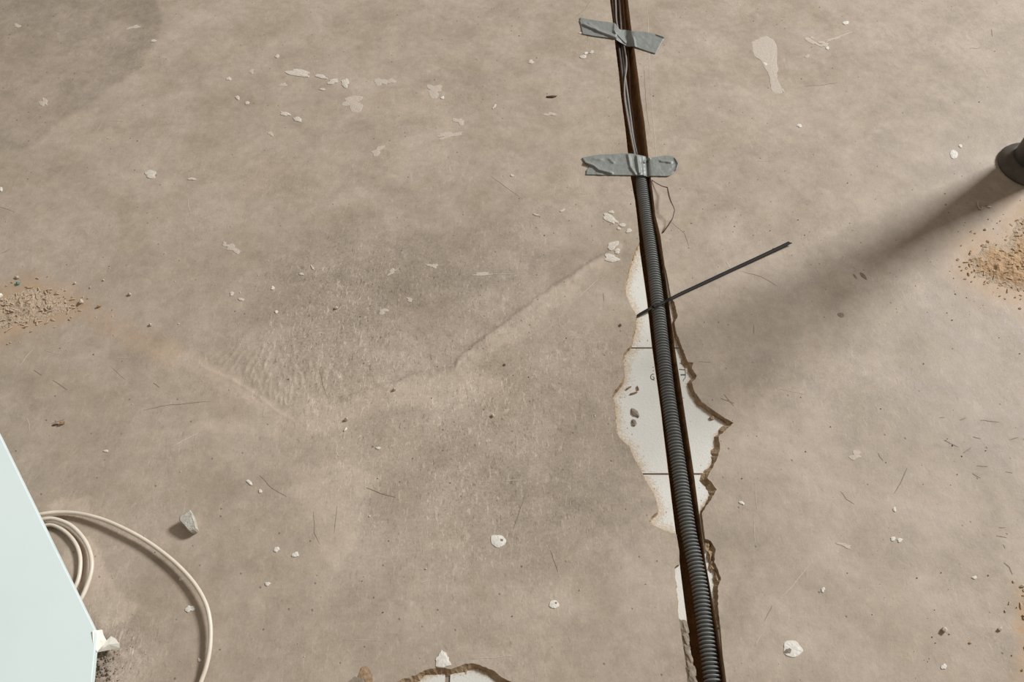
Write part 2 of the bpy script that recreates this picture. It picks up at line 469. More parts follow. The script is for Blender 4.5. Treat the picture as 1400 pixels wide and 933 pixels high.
OUT_L = upto(CH_L, 330) + CHIP_L + LEDGE_L
OUT_R = upto(CH_R, 405) + CHIP_R + between(CH_R, 703, 736) + CHIP_R2 + frm(CH_R, 852)
HOLE = [(536, 936), (552, 928), (570, 923), (584, 916), (600, 912), (612, 915), (621, 914), (632, 909), (644, 907.5), (656, 910), (668, 915),
        (680, 921), (690, 929), (706, 936), (720, 955), (716, 985), (690, 1010), (640, 1020), (570, 1012), (535, 985), (527, 955)]

def densify(pl, step, jit, seed, closed=False):
    r = random.Random(seed)
    pts = [P(*p).to_2d() for p in pl]
    if closed: pts.append(pts[0])
    out = []
    for a, b in zip(pts[:-1], pts[1:]):
        L = (b - a).length
        n = max(1, int(L / step))
        nrm = Vector((-(b - a).y, (b - a).x)).normalized()
        for k in range(n):
            jj = jit(a.lerp(b, k / n)) if callable(jit) else jit
            j = r.uniform(-jj, jj)
            out.append(a.lerp(b, k / n) + nrm * (j if k else j * .4))
    if not closed: out.append(pts[-1])
    return out
def edge_jit(ch):
    return lambda p: .0006 if abs(to_px(p.x, p.y)[0] - interp(ch, to_px(p.x, p.y)[1])) > 3 else .00015
def interp(pl, y):
    for a, b in zip(pl[:-1], pl[1:]):
        if a[1] <= y <= b[1]: return a[0] + (b[0] - a[0]) * (y - a[1]) / (b[1] - a[1])
    return pl[0][0] if y < pl[0][1] else pl[-1][0]
bl = densify(OUT_L, 0.0030, edge_jit(CH_L), 1)
br = densify(OUT_R, 0.0030, edge_jit(CH_R), 2)
bh = densify(HOLE, 0.0030, 0.0009, 3, True)

# ------------------------------------------------------------------ the screed floor: one sheet with the cut, the break-outs and its relief
G = 0.0035
X0, X1, Y0, Y1 = -2.6, 3.0, -0.7, 3.2
ytop = min(bl[0].y, br[0].y); ybot = max(bl[-1].y, br[-1].y)
opening = [tuple(p) for p in bl] + [tuple(p) for p in reversed(br)]
xs = np.arange(-1.12, 1.12, G); ys = np.arange(ybot + 0.004, ytop - 0.004, G)
gx, gy = np.meshgrid(xs, ys)
gx = gx + RNG.uniform(-.25, .25, gx.shape) * G; gy = gy + RNG.uniform(-.25, .25, gy.shape) * G
gx = gx.ravel(); gy = gy.ravel()
ex, ey = np.meshgrid(np.arange(-.45, .20, G / 2), np.arange(.45, .95, G / 2))
ex = (ex + RNG.uniform(-.2, .2, ex.shape) * G / 2).ravel(); ey = (ey + RNG.uniform(-.2, .2, ey.shape) * G / 2).ravel()
eu, ev = to_px(ex, ey)
fine_zone = lambda u, v: ((u > 270) & (u < 470) & (v > 455) & (v < 600)) | (seg_dist(u, v, RIDGE) < 14)
q = fine_zone(eu, ev); pu, pv = to_px(gx, gy); o_ = ~fine_zone(pu, pv)
gx = np.concatenate([gx[o_], ex[q]]); gy = np.concatenate([gy[o_], ey[q]])
pu, pv = to_px(gx, gy)
vis = (pu > -70) & (pu < 1470) & (pv > -70) & (pv < 1005)
gx, gy = gx[vis], gy[vis]
keep = np.ones(gx.shape, bool)
zone = ((gx > .06) & (gx < .40)) | ((gx < .06) & (gx > -.20) & (gy < .30))
zx, zy = gx[zone], gy[zone]
near = np.zeros(zx.shape, bool)
for k in range(0, len(zx), 20000):      # drop grid points on the border or inside the openings
    q = slice(k, k + 20000)
    ylo, yhi = zy[q].min() - .01, zy[q].max() + .01
    dd = np.full(zx[q].shape, 1e9)
    for line in (bl, br, bh + bh[:1]):
        for a, b in zip(line[:-1], line[1:]):
            if max(a.y, b.y) < ylo or min(a.y, b.y) > yhi: continue
            dd = np.minimum(dd, seg_dist(zx[q], zy[q], [tuple(a), tuple(b)]))
    near[q] = dd <= .0016
keep[zone] = ~near & ~inside(zx, zy, opening) & ~inside(zx, zy, [tuple(p) for p in bh])
gx, gy = gx[keep], gy[keep]
cx, cy = np.meshgrid(np.arange(X0, X1 + .01, .1), np.arange(Y0, Y1 + .01, .1))
cx, cy = cx.ravel(), cy.ravel()
u, v = to_px(cx, cy)
ck = (((u < -100) | (u > 1500) | (v < -100) | (v > 1035)) & ~inside(cx, cy, opening)
      & (seg_dist(cx, cy, [tuple(p) for p in bl]) > .02) & (seg_dist(cx, cy, [tuple(p) for p in br]) > .02))
cx, cy = cx[ck], cy[ck]
verts = [Vector(p) for p in bl] + [Vector(p) for p in br] + [Vector(p) for p in bh]
nl, nr, nh = len(bl), len(br), len(bh)
edges = [(i, i + 1) for i in range(nl - 1)] + [(nl + i, nl + i + 1) for i in range(nr - 1)]
edges += [(nl + nr + i, nl + nr + (i + 1) % nh) for i in range(nh)]
edges += [(0, nl), (nl - 1, nl + nr - 1)]
verts += [Vector((a, b)) for a, b in zip(gx, gy)] + [Vector((a, b)) for a, b in zip(cx, cy)]
cv, ce, cf, ov, oe, of = delaunay_2d_cdt(verts, edges, [], 0, 1e-7, True)
ca = np.array([(p.x, p.y) for p in cv])
tri = np.array([f for f in cf if len(f) == 3])
cen = ca[tri].mean(axis=1)
op2 = [tuple(p) for p in bl] + [tuple(p) for p in reversed(br)]
rem = np.zeros(len(tri), bool)
zone = (cen[:, 0] > -.25) & (cen[:, 0] < .45)
rem[zone] = inside(cen[zone, 0], cen[zone, 1], op2) | inside(cen[zone, 0], cen[zone, 1], [tuple(p) for p in bh])
tri = tri[~rem]
z = relief(ca[:, 0], ca[:, 1])
# map original boundary vertices to output vertices
first = {}
for i, src in enumerate(ov):
    for s in src: first.setdefault(s, i)
fv = [(a, b, c) for (a, b), c in zip(ca, z)]
ff = [tuple(map(int, t)) for t in tri]
fmat = [0] * len(ff)
def add_wall(idx, pts, side, slope, seed, closed=False):
    """broken edge of the screed: a skirt from the surface down to the tiles, leaning into the opening"""
    r = random.Random(seed)
    n = len(idx); top = len(fv)
    for i in idx: fv.append(fv[i])
    idx = [top + i for i in range(n)]
    base = len(fv)
    for i in range(n):
        a = pts[(i - 1) % n] if (closed or i > 0) else pts[i]
        b = pts[(i + 1) % n] if (closed or i < n - 1) else pts[i]
        t = (b - a).normalized(); nrm = Vector((-t.y, t.x)) * side
        sl = slope(pts[i])
        s = sl if sl < .0005 else sl * r.uniform(.8, 1.2) * float(np.clip(1 + 1.3 * fbm(np.array([pts[i].x]), np.array([pts[i].y]), 55.0, 2)[0], .15, 2.2))
        p0 = fv[idx[i]]
        fv.append((pts[i].x + nrm.x * s * .3, pts[i].y + nrm.y * s * .3, p0[2] - .0022 - r.uniform(0, .0012)))
        fv.append((pts[i].x + nrm.x * s, pts[i].y + nrm.y * s, -.0075))
    for i in range(n if closed else n - 1):
        j = (i + 1) % n
        ff.append((idx[i], idx[j], base + 2 * j, base + 2 * i)); fmat.append(1)
        ff.append((base + 2 * i, base + 2 * j, base + 2 * j + 1, base + 2 * i + 1)); fmat.append(1)
def in_chan(p):
    px, py = to_px(p.x, p.y)
    return px, py
def interp(pl, y):
    for a, b in zip(pl[:-1], pl[1:]):
        if a[1] <= y <= b[1]: return a[0] + (b[0] - a[0]) * (y - a[1]) / (b[1] - a[1])
    return pl[0][0] if y < pl[0][1] else pl[-1][0]
def slope_l(p):
    px, py = in_chan(p)
    return .0016 if interp(CH_L, py) - px > 5 else .0003
def slope_r(p):
    px, py = in_chan(p)
    d = px - interp(CH_R, py)
    return .0065 if d > 12 else (.004 if d > 4 else .0003)
# left border runs away from the camera to the near end: the opening lies on its left-hand side in plan
add_wall([first[i] for i in range(nl)], bl, 1, slope_l, 21)
add_wall([first[nl + i] for i in range(nr)], br, -1, slope_r, 22)
add_wall([first[nl + nr + i] for i in range(nh)], bh, -1, lambda p: .006, 23, True)
me = bpy.data.meshes.new('floor')
me.from_pydata(fv, [], ff)
floor = link('floor', me, [M['screed'], M['edge']])
me.polygons.foreach_set('material_index', fmat)
me.polygons.foreach_set('use_smooth', [m == 0 for m in fmat])
allx = np.array([p[0] for p in fv]); ally = np.array([p[1] for p in fv])
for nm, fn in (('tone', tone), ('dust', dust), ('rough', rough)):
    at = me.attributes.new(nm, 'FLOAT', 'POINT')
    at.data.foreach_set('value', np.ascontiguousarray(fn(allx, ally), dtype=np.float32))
me.update()
tag(floor, 'dusty beige-grey levelling screed with trowel marks and a long cut channel', kind='structure')

def ground(x, y):
    return float(relief(np.array([x]), np.array([y]))[0])
def GB(items):
    ps = [P(a, b) for a, b, _ in items]
    g = relief(np.array([p.x for p in ps]), np.array([p.y for p in ps]))
    return [Vector((p.x, p.y, float(h) + it[2])) for p, h, it in zip(ps, g, items)]
def G3(px, py, dz=0.0):
    p = P(px, py); return Vector((p.x, p.y, ground(p.x, p.y) + dz))

# ------------------------------------------------------------------ channel trough
TZ = -0.0062      # tile surface
cl = densify(CH_L, 0.006, 0.0001, 31); cr = densify(CH_R, 0.006, 0.0001, 32)
def resample(pl, n):
    d = [0]
    for a, b in zip(pl[:-1], pl[1:]): d.append(d[-1] + (b - a).length)
    out = []
    j = 0
    for k in range(n):
        t = d[-1] * k / (n - 1)
        while j < len(d) - 2 and d[j + 1] < t: j += 1
        out.append(pl[j].lerp(pl[j + 1], (t - d[j]) / max(1e-9, d[j + 1] - d[j])))
    return out
NCH = 320
cl = resample(cl, NCH); cr = resample(cr, NCH)
tv, tf = [], []
r = random.Random(5)
for a, b in zip(cl, cr):
    wv = b - a
    prof = [(-.002, TZ - .0012), (.012, TZ - .0014), (.03, -.02), (.07, -.038), (.30, -.046), (.70, -.046), (.93, -.038), (.97, -.02), (.988, TZ - .0014), (1.002, TZ - .0012)]
    for k, (s, zz) in enumerate(prof):
        j = r.uniform(-.0012, .0012) if 1 < k < 8 else 0
        q = a + wv * s
        tv.append((q.x + j, q.y, zz + j))
K = 10
for i in range(NCH - 1):
    for k in range(K - 1):
        tf.append((i * K + k, i * K + k + 1, (i + 1) * K + k + 1, (i + 1) * K + k))
tr = mesh('channel_bed', tv, tf, M['dirt'], floor, True)
tr['label'] = 'dark brown earthy channel cut through the floor'

# grout bed under the tiles beside the channel and under the small hole
gv, gf = [], []
for i in range(NCH):
    a, b = cl[i], cr[i]
    gv += [(a.x - .10, a.y, TZ - .0016), (a.x, a.y, TZ - .0016), (b.x, b.y, TZ - .0016), (b.x + .10, b.y, TZ - .0016)]
for i in range(NCH - 1):
    for k in (0, 2):
        gf.append((i * 4 + k, i * 4 + k + 1, i * 4 + k + 5, i * 4 + k + 4))
n0 = len(gv)
hx = [p.x for p in bh]; hy = [p.y for p in bh]
gv += [(min(hx) - .02, min(hy) - .02, TZ - .0016), (max(hx) + .02, min(hy) - .02, TZ - .0016), (max(hx) + .02, max(hy) + .02, TZ - .0016), (min(hx) - .02, max(hy) + .02, TZ - .0016)]
gf.append((n0, n0 + 1, n0 + 2, n0 + 3))
mesh('grout_bed', gv, gf, M['grout'], floor)

# ------------------------------------------------------------------ old tiles (200 mm grid) showing in the break-outs
JY1 = P(700, 476, TZ).y; JY2 = P(700, 648.5, TZ).y
TS = JY1 - JY2
JX = P(612, 928, TZ).x
GAP = 0.0028
def clip_poly(poly, axis, val, keep_less):
    out = []
    n = len(poly)
    for i in range(n):
        a, b = poly[i], poly[(i + 1) % n]
        ia = (a[axis] <= val) == keep_less; ib = (b[axis] <= val) == keep_less
        if ia: out.append(a)
        if ia != ib:
            t = (val - a[axis]) / (b[axis] - a[axis])
            out.append((a[0] + (b[0] - a[0]) * t, a[1] + (b[1] - a[1]) * t))
    return out
chipL = [tuple(P(*p).to_2d()) for p in CHIP_L] ; chipR = [tuple(P(*p).to_2d()) for p in CHIP_R + CHIP_R2]
holeP = [tuple(p) for p in bh] + [tuple(bh[0])]
def tile(poly, dirt_lines, dwidth, amp=1.0):
    xs_ = [p[0] for p in poly]; ys_ = [p[1] for p in poly]
    s = 0.0035
    ax, ay = np.meshgrid(np.arange(min(xs_), max(xs_), s), np.arange(min(ys_), max(ys_), s))
    ax, ay = ax.ravel(), ay.ravel()
    k = inside(ax, ay, poly) & (seg_dist(ax, ay, poly + [poly[0]]) > .0012)
    ax, ay = ax[k], ay[k]
    n = len(poly)
    vv = [Vector(p) for p in poly] + [Vector((a, b)) for a, b in zip(ax, ay)]
    ov_, _, of_, src, _, _ = delaunay_2d_cdt(vv, [(i, (i + 1) % n) for i in range(n)], [], 1, 1e-7, True)
    top = [(p.x, p.y, TZ) for p in ov_]
    fs = [tuple(f) for f in of_]
    mp = {}
    for i, ss in enumerate(src):
        for q in ss: mp.setdefault(q, i)
    base = len(top)
    vs_ = top + [(p[0], p[1], TZ - .007) for p in poly]
    for i in range(n):
        j = (i + 1) % n
        if i in mp and j in mp: fs.append((mp[i], mp[j], base + j, base + i))
    o = mesh('tile', vs_, fs, M['tile'], floor)
    X = np.array([p[0] for p in vs_]); Y = np.array([p[1] for p in vs_])
    d = np.full(X.shape, 1e9)
    for l in dirt_lines: d = np.minimum(d, seg_dist(X, Y, l))
    dd = np.exp(-(d / dwidth) ** 2) * amp + 0.45 * np.exp(-(d / .0025) ** 2) + 0.10 * fbm(X, Y, 40, 3)
    at = o.data.attributes.new('dirt', 'FLOAT', 'POINT')
    at.data.foreach_set('value', np.ascontiguousarray(dd, dtype=np.float32))
    return o
ltiles, rtiles = [], []
col0 = JX + TS * 1; col1 = JX + TS * 2
clp = [(p.x - .0004, p.y) for p in cl]; crp = [(p.x + .0004, p.y) for p in cr]
rows = [JY1 + TS * k for k in (1, 0, -1, -2)]
for ytopr in rows:
    yb = ytopr - TS
    L = [p for p in clp if yb + GAP / 2 < p[1] < ytopr - GAP / 2]
    if len(L) > 2:
        x0 = max(col0 + GAP / 2, min(p[0] for p in L) - .085)
        ye0, ye1 = L[-1][1], L[0][1]
        ltiles.append(tile([(x0, ytopr - GAP / 2)] + [(x0, yb + GAP / 2)] + [(L[-1][0], yb + GAP / 2)] + L[::-1] + [(L[0][0], ytopr - GAP / 2)], [chipL], .016, .62))
    R = [p for p in crp if yb + GAP / 2 < p[1] < ytopr - GAP / 2]
    if len(R) > 2:
        x1 = min(col1 - GAP / 2, max(p[0] for p in R) + .085)
        rtiles.append(tile([(R[0][0], ytopr - GAP / 2)] + R + [(R[-1][0], yb + GAP / 2), (x1, yb + GAP / 2), (x1, ytopr - GAP / 2)], [chipR], .007, 1.05))
hx0, hx1, hy0, hy1 = min(hx) - .012, max(hx) + .012, min(hy) - .012, max(hy) + .012
tile([(hx0, hy0), (JX - .003, hy0), (JX - .003, hy1), (hx0, hy1)], [holeP], .008)
tile([(JX + .003, hy0), (hx1, hy0), (hx1, hy1), (JX + .003, hy1)], [holeP], .008)

def ribbon(pts, w0, zoff=None, taper=True):
    vs_, fs_ = [], []
    n = len(pts)
    for i, p in enumerate(pts):
        t = (pts[min(i + 1, n - 1)] - pts[max(i - 1, 0)]).normalized()
        s = Vector((-t.y, t.x, 0)).normalized()
        ww = w0 * (math.sin(math.pi * (i + .35) / (n - .3)) ** .5 if taper else 1)
        vs_ += [p + s * ww / 2, p - s * ww / 2]
    for i in range(n - 1): fs_.append((2 * i, 2 * i + 1, 2 * i + 3, 2 * i + 2))
    return vs_, fs_
def ink(parent, strokes, name='ink_mark'):
    vs_, fs_ = [], []
    for pl, wd in strokes:
        pts = [P(x, y, TZ + .0002) for x, y in pl]
        a, b = ribbon(catmull(pts, 4) if len(pts) > 2 else pts, wd, taper=False)
        k = len(vs_); vs_ += a; fs_ += [tuple(q + k for q in f) for f in b]
    o = mesh(name, vs_, fs_, M['ink'], parent); return o
o = ink(rtiles[1], [([(929, 496.6), (932.5, 498.5), (935.6, 501.7), (937, 509), (937, 516), (935, 519), (934, 521.6)], .0009),
                    ([(928.5, 505.2), (936, 506)], .0015), ([(930.5, 512.8), (937, 512.6)], .0022)])
o['label'] = 'dark oval line with two bars printed on the tile'
o = ink(ltiles[1], [([(894.4, 511.7), (891, 512.4), (889.6, 516), (891.5, 519.2), (895, 519.9)], .0011), ([(892.3, 514.8), (894.8, 517.6), (892, 519)], .0010),
                    ([(892.2, 502.2), (894, 502.4)], .0010), ([(892.6, 507.4), (894, 506.8)], .0010)])
o['label'] = 'small dark printed figure on the tile'
def lump(name, c, rx, ry, rz, m, parent=None, seed=0, rot=0, sub=2, rough=.25):
    r = random.Random(seed)
    bm = bmesh.new(); bmesh.ops.create_icosphere(bm, subdivisions=sub, radius=1)
    for v in bm.verts:
        k = 1 + r.uniform(-rough, rough)
        x, y, z = v.co.x * rx * k, v.co.y * ry * k, v.co.z * rz * k
        v.co = (x * math.cos(rot) - y * math.sin(rot), x * math.sin(rot) + y * math.cos(rot), max(z, -rz * .55))
    me = bpy.data.meshes.new(name); bm.to_mesh(me); bm.free()
    o = link(name, me, m, parent); o.location = c
    return o
# mortar crumbs stuck on the exposed tile and along the near ledge
for k, (x, y, a, b, ro) in enumerate(((868, 565, .0075, .0042, -.9), (866.5, 578, .0032, .0062, .1), (973, 572, .004, .003, .3), (976, 668, .003, .003, 0),
                                      (866, 538, .006, .0012, .3), (859, 531, .005, .0012, .6), (872, 531, .0012, .004, .2), (944, 500, .0035, .0025, .3))):
    lump('mortar_crumb', P(x, y, TZ + .0008), a, b, .002, M['grout'] if k < 2 else M['edge'], floor, k, ro)
for k, (x, y, a, b) in enumerate(((935, 858, .005, .007), (937.5, 873, .004, .005), (939, 886, .005, .003), (941, 898, .004, .007), (944, 914, .0045, .006), (947, 928, .005, .006))):
    lump('ledge_rubble', P(x, y, TZ + .001), a, b * 1.5, .002, M['grout'], floor, 40 + k, .25, 2, .35)
for k, (x, y, a, b) in enumerate(((967, 748, .003, .006), (970, 760, .0035, .008), (973, 775, .004, .006), (979, 790, .003, .006))):
    lump('ledge_rubble', P(x, y, TZ + .001), a, b, .003, M['edge'], floor, 60 + k, -.2, 2, .4)
for k, (x, y, a, b) in enumerate(((487, 934, .011, .006), (498, 924, .008, .010), (503, 931, .006, .006))):
    lump('brown_patch', G3(x, y, .0004), a, b, .0009, M['grout'] if k == 0 else M['edge'], floor, 70 + k, .3, 2, .3)

# ------------------------------------------------------------------ plaster splats stuck on the floor
def splat(px, py, rx, ry, ang=0.0, m='plaster', h=.0011, seed=None, rough=.16):
    """rx, ry in chart pixels"""
    r = random.Random(seed if seed is not None else int(px * 7 + py * 13))
    n = 12 if rx < 6 else 22
    ph = [r.uniform(0, 6.28) for _ in range(3)]
    ring = []
    for k in range(n):
        t = 2 * math.pi * k / n
        s = 1 + rough * (math.sin(2 * t + ph[0]) + .8 * math.sin(3 * t + ph[1]) + .6 * math.sin(5 * t + ph[2])) + r.uniform(-rough, rough) * .5
        x, y = rx * s * math.cos(t), ry * s * math.sin(t)
        ring.append((px + x * math.cos(ang) - y * math.sin(ang), py + x * math.sin(ang) + y * math.cos(ang)))
    return splat_poly(ring, m, h, r)
def splat_poly(ring, m='plaster', h=.0011, r=None):
    if r is None:
        r = random.Random(3); rr_ = []
        for a, b in zip(ring, ring[1:] + ring[:1]):
            for k in range(3): rr_.append((a[0] + (b[0] - a[0]) * k / 3 + r.uniform(-1.1, 1.1), a[1] + (b[1] - a[1]) * k / 3 + r.uniform(-1.1, 1.1)))
        ring = rr_
    cx_ = sum(p[0] for p in ring) / len(ring); cy_ = sum(p[1] for p in ring) / len(ring)
    c = G3(cx_, cy_)
    vs_, fs_ = [], []
    n = len(ring)
    items = []
    for s, dz in ((1.0, -.0003), (.93, h * .7), (.55, h)):
        for p in ring:
            items.append((cx_ + (p[0] - cx_) * s, cy_ + (p[1] - cy_) * s, dz + (r.uniform(-.15, .15) * h if dz > 0 else 0)))
    vs_ = [q - c for q in GB(items)]
    vs_.append(Vector((0, 0, h)))
    for l in range(2):
        for k in range(n):
            k2 = (k + 1) % n
            fs_.append((l * n + k, (l + 1) * n + k, (l + 1) * n + k2, l * n + k2))
    for k in range(n): fs_.append((2 * n + k, 3 * n, 2 * n + (k + 1) % n))
    o = mesh('plaster_splat', vs_, fs_, M[m], floor); o.location = c
    return o
for s in ((408, 100, 19, 4.5, .12), (439, 105, 9, 2.6, .2), (455, 112, 8, 3.2, -.2), (472, 114, 6, 5.5, .5), (441, 122.5, 5, 1.5, .1), (390, 156, 7.5, 2.8, .3),
          (407, 163.5, 7, 3, .3), (379, 77, 3.6, 2.4, 0), (206, 238.5, 8.5, 5.5, .1), (262, 245, 5.2, 2, 0), (210, 56, 4.6, 1.6, -.1), (313, 108, 3.4, 2.6, 0),
          (338, 141, 3.2, 2.2, 0), (325, 134, 3.4, 2.6, .3), (834, 299, 13, 4.4, .6), (836, 290, 3.6, 2.6, .2), (851, 308, 5, 2.6, .2), (860, 316, 4.4, 3, .1), (846, 313, 2.8, 1.8, 0),
          (838, 336, 9, 5.5, -.3), (844, 344, 5, 3.2, -.2), (836, 353.5, 11, 5.2, .05), (681, 740, 10.5, 9.5, 0), (757.5, 827, 6.5, 6.3, 0), (1083, 888, 14.5, 11.5, .2),
          (1156, 32, 4, 2.8, 0), (1093, 172, 3.6, 2.4, 0), (1304, 211.5, 6, 6, 0), (1313, 200, 2.5, 2.6, 0), (1221, 737, 4, 2.8, 0), (1230, 739, 4, 2.8, .2),
          (1125, 807, 2.8, 3.4, 0), (1332, 790, 4, 2, -.2), (1223, 697, 2.5, 3, 0), (1290, 912, 4, 4, 0), (260, 833, 6.5, 4.6, -.4), (247, 792, 2.8, 2.2, 0), (273, 903, 2.6, 2.4, 0),
          (378, 752, 4, 3.6, 0), (404, 759, 4.6, 4, 0), (341, 660, 4.8, 2.6, .7), (366, 799, 3.6, 3, 0), (356, 672, 2.6, 2.4, 0), (797.5, 78, 4, 3, 0), (809, 71.5, 3, 2.2, 0), (801, 73, 2.6, 1.8, 0),
          (517, 613, 3.4, 2, 0), (427, 366, 3.6, 1.6, 1.0), (412, 375, 2.8, 2, 0), (317, 402, 3.4, 2.6, -.5), (330, 410, 5, 1.8, .1), (373, 394, 2.6, 2.2, 0), (378, 427, 2.6, 2, 0),
          (726, 85, 4, 2.6, -.3), (676, 146, 4, 1.6, -.8), (769, 288, 5, 1.2, -.5), (733, 294, 4.6, 1.2, .3), (700, 240, 3, 1.6, .1), (1, 259, 2.4, 3.6, 0), (145, 617, 3.4, 1.5, -.2),
          (1046, 88, 3, 2, 0), (605, 134, 2.2, 2.2, 0), (1014, 688, 4, 2.2, .6), (797, 46, 5, 1.6, .2), (1131, 66, 3, 2, 0)):
    splat(*s, rough=.07 if s[0] in (681, 757.5, 1083, 1304) else .16, m='plaster_mid' if s[1] < 420 and s[0] < 1000 and s[2] > 2.7 else 'plaster')
for s in ((483, 141.5, 17, 9, -.05), (594, 124, 12, 7, .1), (318, 340, 10, 5, .3), (307, 334, 4, 3, 0), (614, 185, 20, 3.4, -.22), (752, 156, 8, 2.6, .05), (387, 116, 5, 2.8, 0), (344, 98, 4, 2.6, 0),
          (370, 183, 4, 3, 0), (520, 112, 10, 5, .3), (535, 111, 5, 4, 0), (660, 375, 16, 2, -.05), (592, 364, 6, 3.4, 0), (524, 426, 6, 4, 0), (183, 37, 8, 2.6, -.2), (1155, 746, 9, 3, .2), (1170, 623, 8, 5.5, 0),
          (516, 207, 8, 5, -.5), (628, 166, 7, 4.5, 0), (60, 140, 6, 5, .8), (24, 35, 4, 3, 0), (1110, 57, 15, 2.2, .55), (1143, 52, 15, 2.0, -.35), (1126, 60, 8, 3, .1), (1104, 77, 3.4, 2.2, 0),
          (560, 410, 5, 2.5, .2), (536, 372, 7, 3, -.4), (1110, 52, 4, 1.4, 0)):
    splat(*s, m='plaster_thin', h=.0005, rough=.3)
splat_poly([(1027, 56), (1036, 52), (1046, 48), (1055, 51), (1062, 61), (1062, 78), (1064, 96), (1061, 109), (1068, 118), (1071, 127), (1062, 130), (1056, 127), (1053, 114), (1049, 100), (1040, 84), (1030, 76)], 'plaster_thin', .0005)
splat_poly([(595.7, 912), (596, 902), (599, 896), (603, 889), (606, 892), (610, 892), (613, 900), (617, 911), (606, 913)], 'plaster', .0012)
splat_poly([(1068, 119), (1073, 124), (1071, 127), (1066, 122)], 'plaster_thin', .0005)
# dark notches in the round splats
for x, y, a in ((686, 739, 2.3), (1077, 891, 4), (760, 825, 1.5)):
    lump('stain_spot', G3(x, y, .0008), a * .001, a * .0009, .0007, M['grout'], floor, int(x), .4)
for x, y, a, b in ((1150, 431, .007, .0055), (1180, 377, .004, .010), (1169, 378, .002, .006)):
    lump('stain_spot', G3(x, y, -.0002), a, b, .0004, M['scratch_dark'], floor, int(x), .3, 2, .12)

# ------------------------------------------------------------------ scratches: hair lines cut in or chalked on the surface
def scratch_object(name, lines, m):
    vs_, fs_ = [], []
    for pl, wd in lines:
        pts = []
        for (x0, y0), (x1, y1) in zip(pl[:-1], pl[1:]):
            n = max(2, int(math.hypot(x1 - x0, y1 - y0) / 5))
            pts += [(x0 + (x1 - x0) * k / n, y0 + (y1 - y0) * k / n) for k in range(n)]
        pts.append(pl[-1])
        r = random.Random(int(pl[0][0]))
        p3 = GB([(x + r.uniform(-.4, .4), y + r.uniform(-.4, .4), .00025) for x, y in pts])
        a, b = ribbon(p3, wd * .55)
        k = len(vs_); vs_ += a; fs_ += [tuple(q + k for q in f) for f in b]
    return tag(mesh(name, vs_, fs_, m, floor), kind='stuff')
dark = [([(500, 667), (520, 675), (541, 681)], .0016), ([(1240, 640), (1234, 655), (1222, 676)], .0014), ([(195, 562), (225, 555), (255, 552), (287, 549)], .0009),
        ([(752, 752), (757, 765), (763, 782)], .0010), ([(719, 672), (710, 700), (700, 730)], .0007), ([(437, 505), (441, 525), (448, 545)], .0009), ([(1056, 828), (1045, 849)], .0012),
        ([(917, 303), (936, 320), (942, 337)], .0009), ([(1012, 371), (1040, 378), (1064, 392)], .0012), ([(355, 650), (372, 668), (392, 680)], .0012), ([(429, 700), (430, 730), (438, 745)], .0010),
        ([(461, 692), (457, 730)], .0010), ([(72, 520), (92, 533)], .0016), ([(210, 524), (218, 530)], .0018), ([(670, 240), (700, 262), (715, 272)], .0009), ([(880, 90), (884, 150), (888, 178)], .0011),
        ([(46, 506), (57, 513)], .0018), ([(570, 460), (571, 466)], .0022), ([(589, 486), (590, 492)], .0022), ([(1200, 620), (1207, 630)], .0018), ([(1150, 672), (1158, 683), (1168, 690)], .0012),
        ([(786, 25), (800, 12), (806, 2)], .0016), ([(1100, 118), (1120, 117), (1146, 113)], .0012), ([(1325, 66), (1340, 66)], .0016), ([(1355, 40), (1357, 50)], .0026), ([(825, 400), (826, 412)], .0018),
        ([(1030, 445), (1031, 456)], .0020), ([(985, 545), (1004, 552)], .0020), ([(990, 540), (1003, 556)], .0018), ([(955, 495), (972, 495)], .0010), ([(1290, 602), (1310, 612)], .0016), ([(1330, 598), (1340, 600)], .0022),
        ([(1340, 575), (1366, 578)], .0016), ([(1317, 620), (1328, 612)], .0022), ([(1335, 637), (1350, 639)], .0018), ([(1329, 648), (1340, 654)], .0018), ([(1375, 646), (1384, 647)], .0018), ([(1380, 602), (1392, 599)], .0018),
        ([(1284, 572), (1292, 571)], .0016), ([(1312, 575), (1320, 572)], .0022), ([(1365, 722), (1374, 722)], .0018), ([(1362, 733), (1376, 736)], .0018), ([(1371, 745), (1374, 750)], .002), ([(1372, 770), (1380, 776), (1384, 786)], .0026),
        ([(70, 580), (88, 574)], .0018), ([(14, 341), (2, 347)], .0014), ([(150, 500), (172, 520)], .0006), ([(0, 283), (20, 290)], .0009)]
lite = [([(235, 612), (262, 597), (275, 590)], .0030), ([(257, 270), (258, 282), (261, 294)], .0024), ([(645, 376), (680, 375), (720, 374)], .0014), ([(28, 500), (36, 488), (45, 478)], .0026), ([(36, 570), (40, 580), (41, 590)], .0022),
        ([(690, 658), (716, 656)], .0016), ([(576, 797), (590, 794)], .0016), ([(1032, 660), (1035, 698)], .0014), ([(1030, 700), (1033, 752)], .0012), ([(885, 1), (889, 120)], .0020), ([(889, 120), (899, 230)], .0020), ([(642, 901), (700, 898)], .0014),
        ([(1060, 826), (1085, 800), (1110, 768)], .0014), ([(1033, 880), (1042, 868)], .0018), ([(1103, 540), (1060, 530)], .0010), ([(985, 390), (986, 412)], .0018), ([(993, 358), (998, 366)], .0034), ([(150, 165), (168, 166)], .0016),
        ([(133, 178), (138, 171)], .0018), ([(1036, 220), (1055, 220)], .0014), ([(792, 270), (805, 267)], .0022), ([(80, 485), (60, 478), (95, 468)], .0012), ([(468, 875), (525, 877)], .0010), ([(267, 593), (268, 612)], .0012),
        ([(820, 380), (790, 408)], .0016), ([(160, 490), (180, 489)], .0012), ([(1170, 668), (1200, 655)], .0010), ([(460, 590), (470, 578)], .0018)]
